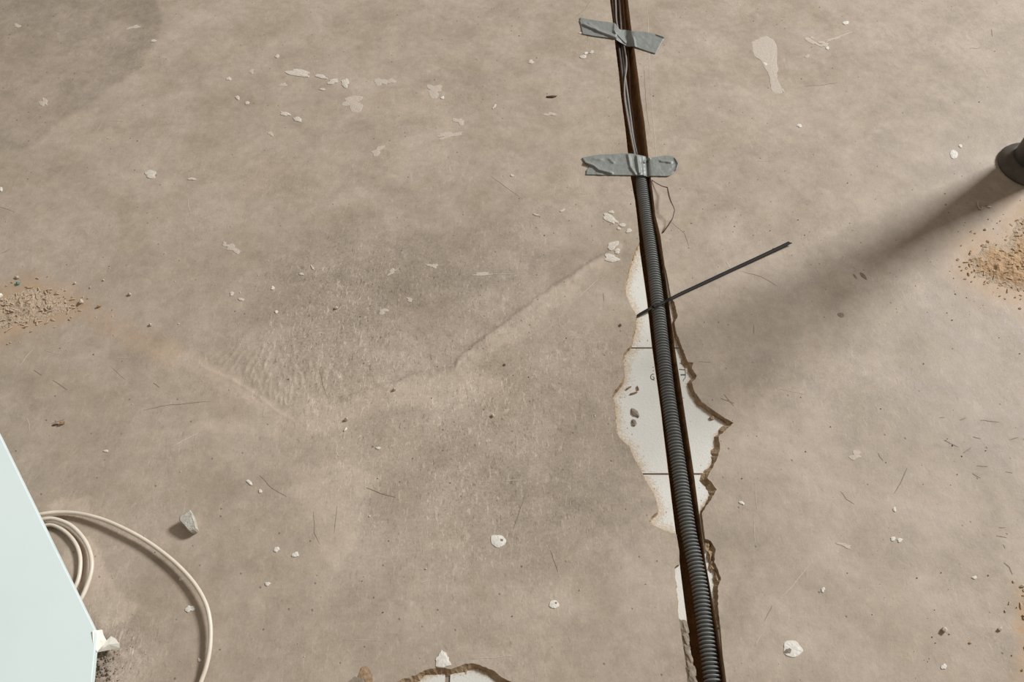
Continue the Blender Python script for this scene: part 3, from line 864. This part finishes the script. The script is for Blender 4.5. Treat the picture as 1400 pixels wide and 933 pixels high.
scratch_object('dark_scratches', dark[:2] + dark[2:5], M['scratch_dark'])
scratch_object('faint_scratches', dark[5:], M['scratch_faint'])
scratch_object('pale_scratches', lite, M['scratch_light'])

# ------------------------------------------------------------------ corrugated conduit
CLINE = [(874.6, 226), (877, 242), (885, 300), (894, 363), (903, 440), (912.5, 526), (922, 592), (931.5, 655), (942, 722), (956, 790), (966, 861), (976, 933), (990, 1020), (1006, 1110)]
CR = 0.0103
CZ = -0.0130
cpath = catmull([P(x, y, CZ + CR * .6) - Vector((0, 0, CR * .6)) for x, y in CLINE], 24)
d = [0]
for a, b in zip(cpath[:-1], cpath[1:]): d.append(d[-1] + (b - a).length)
PITCHC = .0048
prof = [(0, .0058), (.18, .0058), (.26, .0092), (.36, .0102), (.50, .0104), (.64, .0102), (.74, .0092), (.82, .0058)]
path, rad = [], []
nring = int(d[-1] / PITCHC)
j = 0
for k in range(nring):
    for s, rr in prof:
        t = (k + s) * PITCHC
        while j < len(d) - 2 and d[j + 1] < t: j += 1
        path.append(cpath[j].lerp(cpath[j + 1], (t - d[j]) / (d[j + 1] - d[j]))); rad.append(rr)
vs_, fs_ = tube_data(path, rad, 20)
conduit = mesh('corrugated_conduit', vs_, fs_, M['conduit'], None, True)
tag(conduit, 'dark grey corrugated plastic conduit lying in the floor channel', 'conduit')

# ------------------------------------------------------------------ cables in the channel above the second tape
def cable(pts, rad, m, label, name='electric_cable', group=None, seg=8):
    p = catmull(pts, 6)
    a, b = tube_data(p, rad, seg)
    o = mesh(name, a, b, m, None, True)
    return tag(o, label, 'cable', group)
def cz(z, pl): return [P(x, y, z) for x, y in pl]
gname = 'cables in the floor channel'
cable(cz(-.010, [(838, -60), (841.5, 0), (843.5, 33), (853, 62), (856.5, 88), (854, 112), (854, 134), (858, 160), (863.5, 190), (868, 212)]), .0017, M['wire_grey'],
      'pale grey cable uppermost in the channel, crossing over the darker ones', group=gname)
cable(cz(-.014, [(834, -60), (837.5, 0), (841, 33), (846, 64), (850.5, 100), (854.5, 134), (859, 160), (865, 190), (870, 212)]), .0022, M['wire_dark'],
      'dark grey cable along the left wall of the channel', group=gname)
cable(cz(-.016, [(843, -60), (847, 0), (849, 33), (850.5, 62), (854, 100), (858.5, 134), (862, 160), (866, 190), (871, 212)]), .0020, M['wire_grey'],
      'grey cable in the middle of the bundle in the channel', group=gname)
cable(cz(-.020, [(849, -60), (852, 0), (854.5, 33), (858, 64), (860.5, 100), (862, 134), (865.5, 160), (868.5, 190), (872, 212)]), .0018, M['wire_brown'],
      'brownish cable at the right side of the bundle in the channel', group=gname)
cable(cz(-.024, [(840, -60), (843, 0), (846, 33), (848, 62), (852, 100), (856, 134), (861, 160), (866, 190), (870.5, 212)]), .0022, M['wire_dark'],
      'dark cable lying lowest in the channel under the grey ones', group=gname)

# ------------------------------------------------------------------ duct tape
def tape(sections, left_edge, creases, label, seed):
    """sections: (top px, bottom px, z) along the length; left_edge: px points from top to bottom replacing the first section"""
    NU, NV = 120, 26
    top = catmull([Vector((a[0], a[1], z)) for a, b, z in sections], 12)
    bot = catmull([Vector((b[0], b[1], z)) for a, b, z in sections], 12)
    def samp(pl, t):
        f = t * (len(pl) - 1); i = min(int(f), len(pl) - 2); return pl[i].lerp(pl[i + 1], f - i)
    le = [Vector((x, y)) for x, y in left_edge]
    U = np.zeros((NU + 1, NV + 1)); V = np.zeros_like(U); Z = np.zeros_like(U)
    rg = random.Random(seed)
    for i in range(NU + 1):
        t = i / NU
        a, b = samp(top, t), samp(bot, t)
        for k in range(NV + 1):
            s = k / NV
            p = a.lerp(b, s)
            if t < .25:
                l = samp(le, s); base = sections[0][0][0] + (sections[0][1][0] - sections[0][0][0]) * s
                p.x += (l.x - base) * (1 - t / .25)
                p.x += rg.uniform(-.35, .35) * (1 - t / .25)
            U[i, k], V[i, k], Z[i, k] = p.x, p.y, p.z
    zc = Z.copy()
    for pl, hh, wd in creases:
        dd = seg_dist(U, V, pl)
        zc += hh * np.exp(-(dd / wd) ** 2)
    zc += .0005 * fbm(U, V, .22, 3, seed)
    GR = [q.z for q in GB([(U[i, k], V[i, k], 0) for i in range(NU + 1) for k in range(NV + 1)])]
    verts_, faces_ = [], []
    for i in range(NU + 1):
        for k in range(NV + 1):
            on = Z[i, k] > 0
            g_ = GR[i * (NV + 1) + k]
            zz = zc[i, k] + (g_ if on else 0)
            verts_.append(P(U[i, k], V[i, k], max(zz, g_ + .0006) if on else zz))
    for i in range(NU):
        for k in range(NV):
            a = i * (NV + 1) + k
            faces_.append((a, a + 1, a + NV + 2, a + NV + 1))
    o = mesh('duct_tape', verts_, faces_, M['tape'], None, True)
    md = o.modifiers.new('thickness', 'SOLIDIFY'); md.thickness = .00035; md.offset = 1
    return tag(o, label, 'tape')
tape([((793, 24), (796, 46.5), .0012), ((815, 28), (815, 50), .0012), ((837, 31), (838.5, 53), .0014), ((842, 33.5), (845, 56.5), -.002), ((847, 40), (853, 61), -.007), ((855, 41), (857, 63.5), -.009),
      ((860, 41.5), (862, 64), -.006), ((864.5, 42.5), (867, 64), .0014), ((880, 43.5), (880, 68.5), .0014), ((894, 46), (889, 71.5), .0014), ((909, 51), (896, 73.5), .0014)],
     [(793, 24), (792.5, 29), (794, 34), (795, 40), (796, 46.5)],
     [([(798, 33), (818, 42), (842, 51)], .0035, 1.6), ([(805, 32), (816, 40)], .002, 1.2), ([(841, 32), (840, 42), (855, 58)], .004, 2.0), ([(866, 52), (868, 63)], .004, 1.3), ([(898, 47), (908, 51)], .002, 1.2)],
     'grey duct tape strip dipping into the channel over bare cables, the farther one', 3)
tape([((796, 216), (801, 238.8), .0012), ((817, 212), (820, 239.5), .0012), ((840, 210.8), (842, 239.8), .0012), ((857, 210), (861.5, 240), .0014), ((866, 210.6), (868, 240.3), .0012), ((875, 212.5), (877, 240), .001),
      ((881, 213.8), (882.5, 241), -.001), ((884.5, 215), (886, 242.5), -.005), ((888.5, 216), (890, 241), .0014), ((900, 214.5), (901, 241), .0014), ((912, 213), (913, 241), .0014), ((921, 215), (920, 237), .0014), ((927.5, 222), (927, 229), .0014)],
     [(795.5, 215.5), (799, 221), (806, 223.5), (801.5, 228), (801, 238.8)],
     [([(800, 222), (811, 226), (818, 232), (836, 236.5)], .0035, 1.4), ([(859, 212), (862, 228), (869, 238)], .003, 1.8), ([(871, 214), (874, 236)], .004, 2.0), ([(903, 220), (917, 222)], .002, 1.4), ([(881, 222), (888, 216)], .003, 1.2),
      ([(812, 217), (822, 218)], .0015, 2), ([(833, 217), (838, 222)], .002, 1.4), ([(923, 216), (927, 224), (924, 233)], .002, 1.2)],
     'grey duct tape strip with rounded right end over the mouth of the corrugated conduit', 4)

# ------------------------------------------------------------------ black cable tie across the conduit
tie_pts = [P(871, 432.5, -.0045), P(877, 429, -.003), P(886, 424, -.001), P(894, 419.5, -.0006), P(900, 417, -.0004), P(908, 413.5, -.0015), P(917, 409, .0015), P(930, 402.3, .0014),
           P(960, 388.3, .0016), P(1000, 369.6, .0018), P(1040, 351, .0024), P(1079, 332.5, .0034)]
pts = catmull(tie_pts, 6)
vs_, fs_ = [], []
n = len(pts)
for i, p in enumerate(pts):
    t = (pts[min(i + 1, n - 1)] - pts[max(i - 1, 0)]).normalized()
    s = Vector((-t.y, t.x, 0)).normalized()
    wd = .0052 * (.8 + .2 * i / n) * (1.0 if i < n - 3 else 1.0)
    if i < 5: wd *= .75 + .05 * i
    hh = .0016
    sec = [(-.5, 0), (-.5, hh * .8), (-.32, hh), (-.22, hh * .55), (.22, hh * .55), (.32, hh), (.5, hh * .8), (.5, 0)]
    for q, (a, b) in enumerate(sec):
        c = p + s * (a * wd) + Vector((0, 0, b))
        if i == n - 1: c = c + t * (.0035 * (0.5 - a))
        vs_.append(c)
for i in range(n - 1):
    for k in range(8):
        k2 = (k + 1) % 8
        fs_.append((i * 8 + k, (i + 1) * 8 + k, (i + 1) * 8 + k2, i * 8 + k2))
fs_.append(tuple(range(8))); fs_.append(tuple((n - 1) * 8 + k for k in reversed(range(8))))
tie = mesh('cable_tie', vs_, fs_, M['black'], None)
tag(tie, 'black plastic cable tie laid across the conduit, its tail sticking out over the floor', 'cable tie')
bm = bmesh.new(); bmesh.ops.create_cube(bm, size=1)
bmesh.ops.scale(bm, vec=(.0085, .0062, .0042), verts=bm.verts)
bmesh.ops.bevel(bm, geom=bm.edges[:], offset=.0009, segments=2, affect='EDGES')
me = bpy.data.meshes.new('tie_head'); bm.to_mesh(me); bm.free()
hd = link('tie_head', me, M['black'], tie); hd.location = P(896, 418.5, .0006); hd.rotation_euler = (0, -.1, .55)

# ------------------------------------------------------------------ bent wire
wp = [P(888.5, 243, -.006), P(892, 247, .001), P(899, 251.5, .005), (P(906, 255, .009)), P(912.5, 256.5, .013), P(913.5, 262, .015), P(915, 269, .017), P(917.3, 276, .018),
      P(920.5, 282, .016), P(922.3, 287.5, .014), P(919.5, 299, .010), P(913, 309, .006), P(908, 316, .003), P(903.5, 321.5, -.003)]
path = []
for a, b in zip(wp[:-1], wp[1:]):
    for k in range(3): path.append(a.lerp(b, k / 3))
path.append(wp[-1])
rr = [.0006 + .0007 * math.exp(-((i - 17) / 6) ** 2) + .0004 * (i > 30) for i in range(len(path))]
a, b = tube_data(path, rr, 6)
tag(mesh('bent_wire', a, b, M['rust'], None), 'thin bent rusty wire sticking out of the channel below the tape', 'wire')

# ------------------------------------------------------------------ cream cable coil
LZ = .0032
cp = [P(250, 1000, 0.0038), P(262, 965, 0.0046), P(275, 932, 0.0061), P(283, 908, 0.0077), P(287.5, 880, 0.0089), P(287, 850, 0.0092), P(280, 823, 0.0092), P(263, 795, 0.0084), P(236, 767, 0.0077), P(203, 742, 0.0077),
      P(172, 724.5, 0.0081), P(141, 711, 0.0077), P(110, 703, 0.0065), P(84, 701, 0.0058), P(60, 703, 0.0087), P(25, 712, 0.0099), P(-5, 745, 0.0099), P(-2, 800, .0135), P(30, 842, .0105), P(72, 852, .009),
      P(104, 828, .009), P(119, 801, .009), P(125.5, 772, .009), P(119, 745, 0.0062), P(102, 723, 0.0068), P(82, 712, 0.0068), P(62, 710, 0.0074), P(28, 722, 0.0081), P(8, 760, 0.0074), P(15, 805, .009), P(50, 838, .0055),
      P(86, 826, LZ), P(104, 800, LZ), P(109.5, 777, LZ), P(108, 755, LZ), P(98, 736, LZ), P(82, 722.5, LZ), P(64, 718.5, LZ), P(36, 730, LZ), P(22, 765, LZ)]
pa = catmull(cp, 10)
a, b = tube_data(pa, .0026, 12)
tag(mesh('coiled_cable', a, b, M['cream'], None, True), 'cream sheathed cable in loose loops running out from under the white sheet', 'cable')

# ------------------------------------------------------------------ white sheet
SZ = .0245
corner = [P(131.5, 866, SZ), P(125.5, 930, SZ), P(118, 1010, SZ), P(60, 1080, SZ), P(-330, 1080, SZ), P(-420, 700, SZ), P(-190, 240, SZ), P(0, 596.5, SZ)]
cpts = []
for a, b in zip(corner, corner[1:] + corner[:1]):
    for k in range(4): cpts.append(a.lerp(b, k / 4))
n = len(cpts)
cc = sum((p for p in corner), Vector()) / len(corner)
vs_ = [p + Vector((0, 0, 0)) for p in cpts] + [p + (cc - p).normalized() * .0012 + Vector((0, 0, .0012)) for p in cpts]
vs_ = [Vector((p.x, p.y, p.z - .008)) for p in cpts] + [Vector((p.x, p.y, p.z - .0008)) for p in cpts] + [p + (cc - p).normalized() * .0012 for p in cpts]
fs_ = []
for l in range(2):
    for k in range(n):
        k2 = (k + 1) % n
        fs_.append((l * n + k2, l * n + k, (l + 1) * n + k, (l + 1) * n + k2))
mats = [1] * len(fs_)
fs_.append(tuple(range(2 * n, 3 * n))[::-1]); mats.append(0)
fs_.append(tuple(range(n))); mats.append(0)
sheet = mesh('white_sheet', vs_, fs_, [M['sheet'], M['sheet_edge']], None, mats=mats)
bm = bmesh.new(); bm.from_mesh(sheet.data); bmesh.ops.recalc_face_normals(bm, faces=bm.faces[:]); bm.to_mesh(sheet.data); bm.free()
tag(sheet, 'smooth pale white board lying over the cable coil in the corner', 'board')

# torn paper at the sheet's corner: two folded flaps
def flap(name, outline, parent):
    """outline: (px, py, z) polygon, given a little thickness and a fold"""
    pts = [P(*q) for q in outline]
    c = sum(pts, Vector()) / len(pts) + Vector((0, 0, .002))
    vv = pts + [c]
    n = len(pts)
    fs = [(i, (i + 1) % n, n) for i in range(n)]
    o = mesh(name, vv, fs, M['paper'], parent)
    md = o.modifiers.new('thickness', 'SOLIDIFY'); md.thickness = .0006
    return o
pap = bpy.data.objects.new('paper_scrap', None); COL.objects.link(pap)
tag(pap, 'torn white paper scrap sticking out at the corner of the white board', 'paper')
flap('paper_flap', [(126, 863, .026), (139.5, 861.5, .018), (141, 869, .014), (145.5, 877, .010), (139, 884, .012), (132.5, 892, .020), (127, 884, .024)], pap)
flap('paper_flap', [(132.5, 892.5, .010), (141, 882, .011), (147, 875.5, .011), (152, 870.5, .0115), (158, 873.5, .012), (163, 880, .012), (163.5, 886, .010), (153, 888.5, .009), (144, 890, .009)], pap)

# ------------------------------------------------------------------ concrete fragment
top = [(259.6, 697), (262.3, 700.4), (266, 712.6), (269, 723.6), (267.5, 726), (261, 728), (258, 726), (251, 718), (244.3, 711), (245.3, 705.8)]
tz = [.014, .014, .012, .010, .009, .009, .010, .012, .013, .014]
pts = [P(x, y, zz) for (x, y), zz in zip(top, tz)]
c = sum(pts, Vector()) / len(pts)
gz = ground(c.x, c.y)
vs_ = []
for p in pts: vs_.append(c + (p - c) * .86 + Vector((0, 0, .0012)))
for p in pts: vs_.append(p - Vector((0, 0, .0012)))
for p in pts: vs_.append(Vector((c.x + (p.x - c.x) * .90, c.y + (p.y - c.y) * .90, gz - .0003)))
n = len(pts)
fs_ = [tuple(range(n))[::-1]]
for l in range(2):
    for k in range(n):
        k2 = (k + 1) % n
        fs_.append((l * n + k, l * n + k2, (l + 1) * n + k2, (l + 1) * n + k))
fs_.append(tuple(range(2 * n, 3 * n)))
st = mesh('concrete_fragment', vs_, fs_, M['stone'], None)
bm = bmesh.new(); bm.from_mesh(st.data); bmesh.ops.recalc_face_normals(bm, faces=bm.faces[:]); bm.to_mesh(st.data); bm.free()
tag(st, 'angular grey concrete fragment beside the cream cable', 'stone')

# ------------------------------------------------------------------ leg of a stand with rubber foot at the right edge
fc = P(1407, 228, 0)
post = bpy.data.objects.new('stand_leg', None); COL.objects.link(post)
post.location = (fc.x, fc.y, ground(fc.x, fc.y) - .001)
tag(post, 'dark round leg with a broad rubber foot standing at the right edge', 'leg')
def lathe(name, profile, m, parent, seg=32, lean=(0, 0)):
    vs_, fs_ = [], []
    for rr, zz in profile:
        for k in range(seg):
            a = 2 * math.pi * k / seg
            vs_.append((rr * math.cos(a) + lean[0] * zz, rr * math.sin(a) + lean[1] * zz, zz))
    for i in range(len(profile) - 1):
        for k in range(seg):
            k2 = (k + 1) % seg
            fs_.append((i * seg + k, i * seg + k2, (i + 1) * seg + k2, (i + 1) * seg + k))
    fs_.append(tuple(range(seg))[::-1]); fs_.append(tuple((len(profile) - 1) * seg + k for k in range(seg)))
    return mesh(name, vs_, fs_, m, parent, True)
lathe('rubber_foot', [(.050, 0), (.052, .003), (.052, .006), (.049, .011), (.044, .016), (.039, .019), (.036, .021), (.034, .021)], M['rubber'], post)
lathe('tube', [(.0325, .012), (.033, .014), (.033, .65), (.0325, .651)], M['steel'], post)
hv, hf = tube_data([Vector((-.0330 * math.cos(.85), -.0330 * math.sin(.85), .052)), Vector((-.0355 * math.cos(.85), -.0355 * math.sin(.85), .052))], .006, 12)
bo = mesh('bolt_head', hv, hf, M['wire_grey'], post)

# ------------------------------------------------------------------ sawdust
def pile(name, poly, height, nfl, m, label, seed, flake_len=(.0025, .009)):
    r = random.Random(seed)
    pp = [tuple(P(*p).to_2d()) for p in poly]
    xs_ = [p[0] for p in pp]; ys_ = [p[1] for p in pp]
    s = .0028
    nx = int((max(xs_) - min(xs_)) / s) + 2; ny = int((max(ys_) - min(ys_)) / s) + 2
    ax = min(xs_) + s * np.arange(nx); ay = min(ys_) + s * np.arange(ny)
    AX, AY = np.meshgrid(ax, ay)
    d = sdist(AX, AY, pp) + .010 * fbm(AX, AY, 45, 3)
    hgt = height * (1 - sstep(-.045, -.006, d)) * (.55 + .7 * np.abs(fbm(AX, AY, 70, 3, seed)) + .9 * np.maximum(0, fbm(AX, AY, 150, 3, seed + 3)))
    base = relief(AX.ravel(), AY.ravel()).reshape(AX.shape)
    vs_ = []; fs_ = []; ids = -np.ones(AX.shape, int)
    ok = d < -.007
    for j in range(ny):
        for i in range(nx):
            if ok[j, i]:
                ids[j, i] = len(vs_); vs_.append(Vector((AX[j, i], AY[j, i], base[j, i] + hgt[j, i] + .0001)))
    for j in range(ny - 1):
        for i in range(nx - 1):
            q = (ids[j, i], ids[j, i + 1], ids[j + 1, i + 1], ids[j + 1, i])
            if min(q) >= 0: fs_.append(tuple(int(t) for t in q))
    mats = [0] * len(fs_)
    cnt = 0
    while cnt < nfl:
        x = r.uniform(min(xs_) - .05, max(xs_) + .05); y = r.uniform(min(ys_) - .05, max(ys_) + .05)
        dd = float(sdist(np.array([x]), np.array([y]), pp)[0])
        if dd > 0 and r.random() > math.exp(-dd / .015) * .3: continue
        i = min(nx - 1, max(0, int((x - ax[0]) / s))); j = min(ny - 1, max(0, int((y - ay[0]) / s)))
        zz = ground(x, y) + (hgt[j, i] if dd < 0 else 0) + .0006
        L = r.uniform(*flake_len) * (.5 if dd > 0 else 1); W = r.uniform(.0008, .0020); T = r.uniform(.0003, .0009)
        a = r.uniform(0, 6.28); e = r.uniform(-.3, .3); cu = r.uniform(0, .0014)
        k0 = len(vs_)
        ca_, sa_ = math.cos(a), math.sin(a)
        for t in (-.5, 0, .5):
            for sx, sz in ((-.5, 0), (.5, 0), (.5, 1), (-.5, 1)):
                lx, ly, lz = t * L, sx * W, sz * T + (cu if t == 0 else 0) + t * L * e * .3
                vs_.append(Vector((x + lx * ca_ - ly * sa_, y + lx * sa_ + ly * ca_, zz + lz)))
        for q in range(2):
            o4 = k0 + 4 * q
            for k in range(4):
                k2 = (k + 1) % 4
                fs_.append((o4 + k, o4 + k2, o4 + 4 + k2, o4 + 4 + k)); mats.append(1)
        fs_.append((k0 + 3, k0 + 2, k0 + 1, k0)); mats.append(1)
        fs_.append((k0 + 8, k0 + 9, k0 + 10, k0 + 11)); mats.append(1)
        cnt += 1
    o = mesh(name, vs_, fs_, [m, M['flake_pale'] if m is M['saw_pink'] else M['flake']], None, mats=mats)
    X = np.array([p.x for p in vs_]); Y = np.array([p.y for p in vs_])
    at = o.data.attributes.new('fade', 'FLOAT', 'POINT')
    at.data.foreach_set('value', np.ascontiguousarray(1 - sstep(-.034, -.007, sdist(X, Y, pp) + .010 * fbm(X, Y, 45, 3)), dtype=np.float32))
    return tag(recentre(o), label, 'sawdust', kind='stuff')
pile('sawdust_heap', SAW_A, .0045, 200, M['saw_pink'], 'flat heap of pale wood shavings at the left edge', 1, (.003, .011))
pile('sawdust_heap', SAW_B, .0055, 260, M['saw'], 'orange-brown sawdust heap with flakes below the dark leg', 2)
pile('sawdust_heap', SAW_C, .006, 160, M['saw'], 'brown sawdust heap cut off by the lower right edge', 3)

# ------------------------------------------------------------------ loose crumbs and splinters one can point to
def chunk(px, py, sx, sy, sz, m, label, name='plaster_crumb', cat='crumb', rot=0, rough=.3, group='loose crumbs on the floor'):
    g = G3(px, py)
    o = lump(name, g + Vector((0, 0, sz * .5)), sx, sy, sz, M[m], None, int(px + py), rot, 1, rough)
    return tag(o, label, cat, group)
CH = [(754, 133, .0095, .0028, .002, 'dark_wood', 'dark wood splinter on the floor left of the upper channel', 'wood_splinter', 'splinter', .15),
      (86, 579.5, .0038, .003, .0035, 'ochre', 'ochre crumb with a dark tail above the white board', 'ochre_crumb', 'crumb', .3),
      (75, 581.5, .0045, .0018, .0012, 'dark_wood', 'thin dark splinter beside the ochre crumb above the white board', 'wood_splinter', 'splinter', .3),
      (112, 414, .0035, .0045, .005, 'crumb', 'pale curled crumb just off the right tip of the left shavings heap', 'plaster_crumb', 'crumb', .5),
      (136, 419.5, .004, .0022, .003, 'ochre', 'brownish crumb to the right of the left shavings heap', 'ochre_crumb', 'crumb', .4),
      (178, 403, .0024, .0032, .003, 'crumb', 'pale crumb floor-left, well right of and above the shavings heap', 'plaster_crumb', 'crumb', .6),
      (206, 445, .0024, .0024, .0025, 'crumb', 'small pale crumb below the crumb right of the shavings heap', 'plaster_crumb', 'crumb', 0),
      (25, 388.5, .0032, .003, .003, 'teal', 'tiny teal plastic fragment above the left shavings heap', 'plastic_fragment', 'fragment', 0),
      (24, 380.5, .0045, .0028, .0025, 'crumb', 'pale crumb touching the teal fragment above the shavings heap', 'plaster_crumb', 'crumb', 0),
      (103, 388, .002, .002, .0022, 'crumb', 'lone pale crumb above the right end of the left shavings heap', 'plaster_crumb', 'crumb', 0),
      (42, 394, .0055, .0015, .0015, 'flake', 'pale straight wood chip on top of the left shavings heap', 'wood_chip', 'wood chip', .2),
      (1, 406, .003, .005, .004, 'plaster', 'white crumb cut by the left edge above the shavings', 'plaster_crumb', 'crumb', 0),
      (474, 574, .004, .003, .0035, 'crumb', 'pale crumb casting a dark shadow right of the fan of trowel marks', 'plaster_crumb', 'crumb', .3),
      (472, 588, .0022, .004, .0015, 'plaster', 'white sliver just below the crumb right of the trowel fan', 'plaster_crumb', 'crumb', -.3),
      (460, 422, .0035, .0024, .0025, 'crumb', 'pale crumb on the dark area above the trowel fan', 'plaster_crumb', 'crumb', .6),
      (1350.5, 359, .0035, .001, .0012, 'flake', 'short flake on the sawdust heap below the dark leg', 'wood_chip', 'wood chip', -.7),
      (1352, 283.5, .004, .002, .002, 'plaster', 'white crumb by the shadow next to the curled shaving', 'plaster_crumb', 'crumb', 0),
      (1347, 314, .0022, .0022, .002, 'plaster', 'bright crumb between the leg shadow and the sawdust', 'plaster_crumb', 'crumb', 0),
      (1290.5, 862, .0035, .0032, .004, 'crumb', 'larger pale crumb with shadow in the lower right, left one of two', 'plaster_crumb', 'crumb', .8),
      (1367, 861, .0035, .0022, .0028, 'crumb', 'pale crumb with shadow in the lower right, nearest the sawdust', 'plaster_crumb', 'crumb', .5),
      (1398, 802, .002, .002, .002, 'plaster', 'bright white crumb at the top of the lower right sawdust', 'plaster_crumb', 'crumb', 0),
      (674, 569, .0026, .0026, .003, 'crumb', 'pale crumb below the long trowel ridge, left of the exposed tiles', 'plaster_crumb', 'crumb', 0),
      (539, 533.5, .003, .0026, .003, 'crumb', 'crumb on the pale dust band between the fan and the long ridge', 'plaster_crumb', 'crumb', 0),
      (848.5, 445, .0026, .0026, .0026, 'grout', 'grey crumb just left of the exposed white tiles', 'plaster_crumb', 'crumb', 0),
      (690, 499, .002, .002, .002, 'grout', 'grey crumb right of the bend in the trowel ridge', 'plaster_crumb', 'crumb', 0)]
for c_ in CH: chunk(*c_[:7], name=c_[7], cat=c_[8], rot=c_[9])
# curled shaving by the leg's shadow
sp = catmull([G3(1335.5, 277, .004), G3(1336, 281, .0025), G3(1338, 285.5, .0015), G3(1341, 287, .002), G3(1342, 285, .005)], 5)
a, b = tube_data(sp, .0011, 6)
tag(mesh('wood_shaving', a, b, M['crumb'], None, True), 'small curled pale shaving in the shadow of the dark leg', 'shaving')

# ------------------------------------------------------------------ uncountable grit
def grit(name, n, m, label, seed, smin, smax, clusters):
    r = random.Random(seed)
    vs_, fs_ = [], []
    pts = []
    while len(pts) < n:
        if clusters and r.random() < .45:
            cx_, cy_, s_ = r.choice(clusters); x, y = r.gauss(cx_, s_), r.gauss(cy_, s_ * .6)
        else: x, y = r.uniform(-60, 1460), r.uniform(-60, 990)
        p = P(x, y)
        if inside(np.array([p.x]), np.array([p.y]), op2)[0]: continue
        pts.append(p)
    g = relief(np.array([p.x for p in pts]), np.array([p.y for p in pts]))
    for p, gz in zip(pts, g):
        s = smin + (smax - smin) * r.random() ** 3
        a = r.uniform(0, 6.28); k0 = len(vs_)
        el = r.uniform(.5, 1.0)
        for k in range(5):
            t = a + 2 * math.pi * k / 5
            q = s * r.uniform(.75, 1.2)
            x, y = q * math.cos(t), q * el * math.sin(t)
            vs_.append((p.x + x * math.cos(a) - y * math.sin(a), p.y + x * math.sin(a) + y * math.cos(a), gz - .0002))
        vs_.append((p.x + r.uniform(-.3, .3) * s, p.y + r.uniform(-.3, .3) * s, gz + s * r.uniform(.7, 1.2)))
        for k in range(5): fs_.append((k0 + k, k0 + (k + 1) % 5, k0 + 5))
    return tag(mesh(name, vs_, fs_, m, None), label, 'grit', kind='stuff')
grit('pale_grit', 420, M['crumb'], 'fine pale grit scattered over the whole floor', 4, .0006, .0020, [(840, 320, 40), (860, 560, 30), (90, 420, 60), (350, 420, 80), (1040, 320, 60)])
grit('dark_grit', 420, M['scratch_dark'], 'fine dark grit scattered over the whole floor', 5, .0006, .0017, [(1280, 380, 50), (1310, 400, 40), (1340, 300, 30), (1060, 300, 60), (1260, 790, 60), (150, 905, 30), (1330, 600, 40)])
r = random.Random(9)
vs_, fs_ = [], []
for q in range(170):
    y = r.uniform(888, 960); x = 127 + abs(r.gauss(0, 20)) + (y - 890) * -.1
    p = G3(x, y); s = r.uniform(.0008, .0026) * (1.0 if x < 155 else .5)
    bm = bmesh.new(); bmesh.ops.create_icosphere(bm, subdivisions=1, radius=s)
    k0 = len(vs_)
    el = r.uniform(.4, .9); a = r.uniform(0, 3.1)
    for v in bm.verts:
        j = r.uniform(.75, 1.2)
        x_, y_ = v.co.x * j, v.co.y * el * j
        vs_.append((p.x + x_ * math.cos(a) - y_ * math.sin(a), p.y + x_ * math.sin(a) + y_ * math.cos(a), p.z + s * .3 + v.co.z * .7))
    fs_ += [tuple(k0 + v.index for v in f.verts) for f in bm.faces]
    bm.free()
tag(mesh('crumbly_gravel', vs_, fs_, M['grout'], None), 'crumbly grey grit below the torn paper beside the white board', 'gravel', kind='stuff')
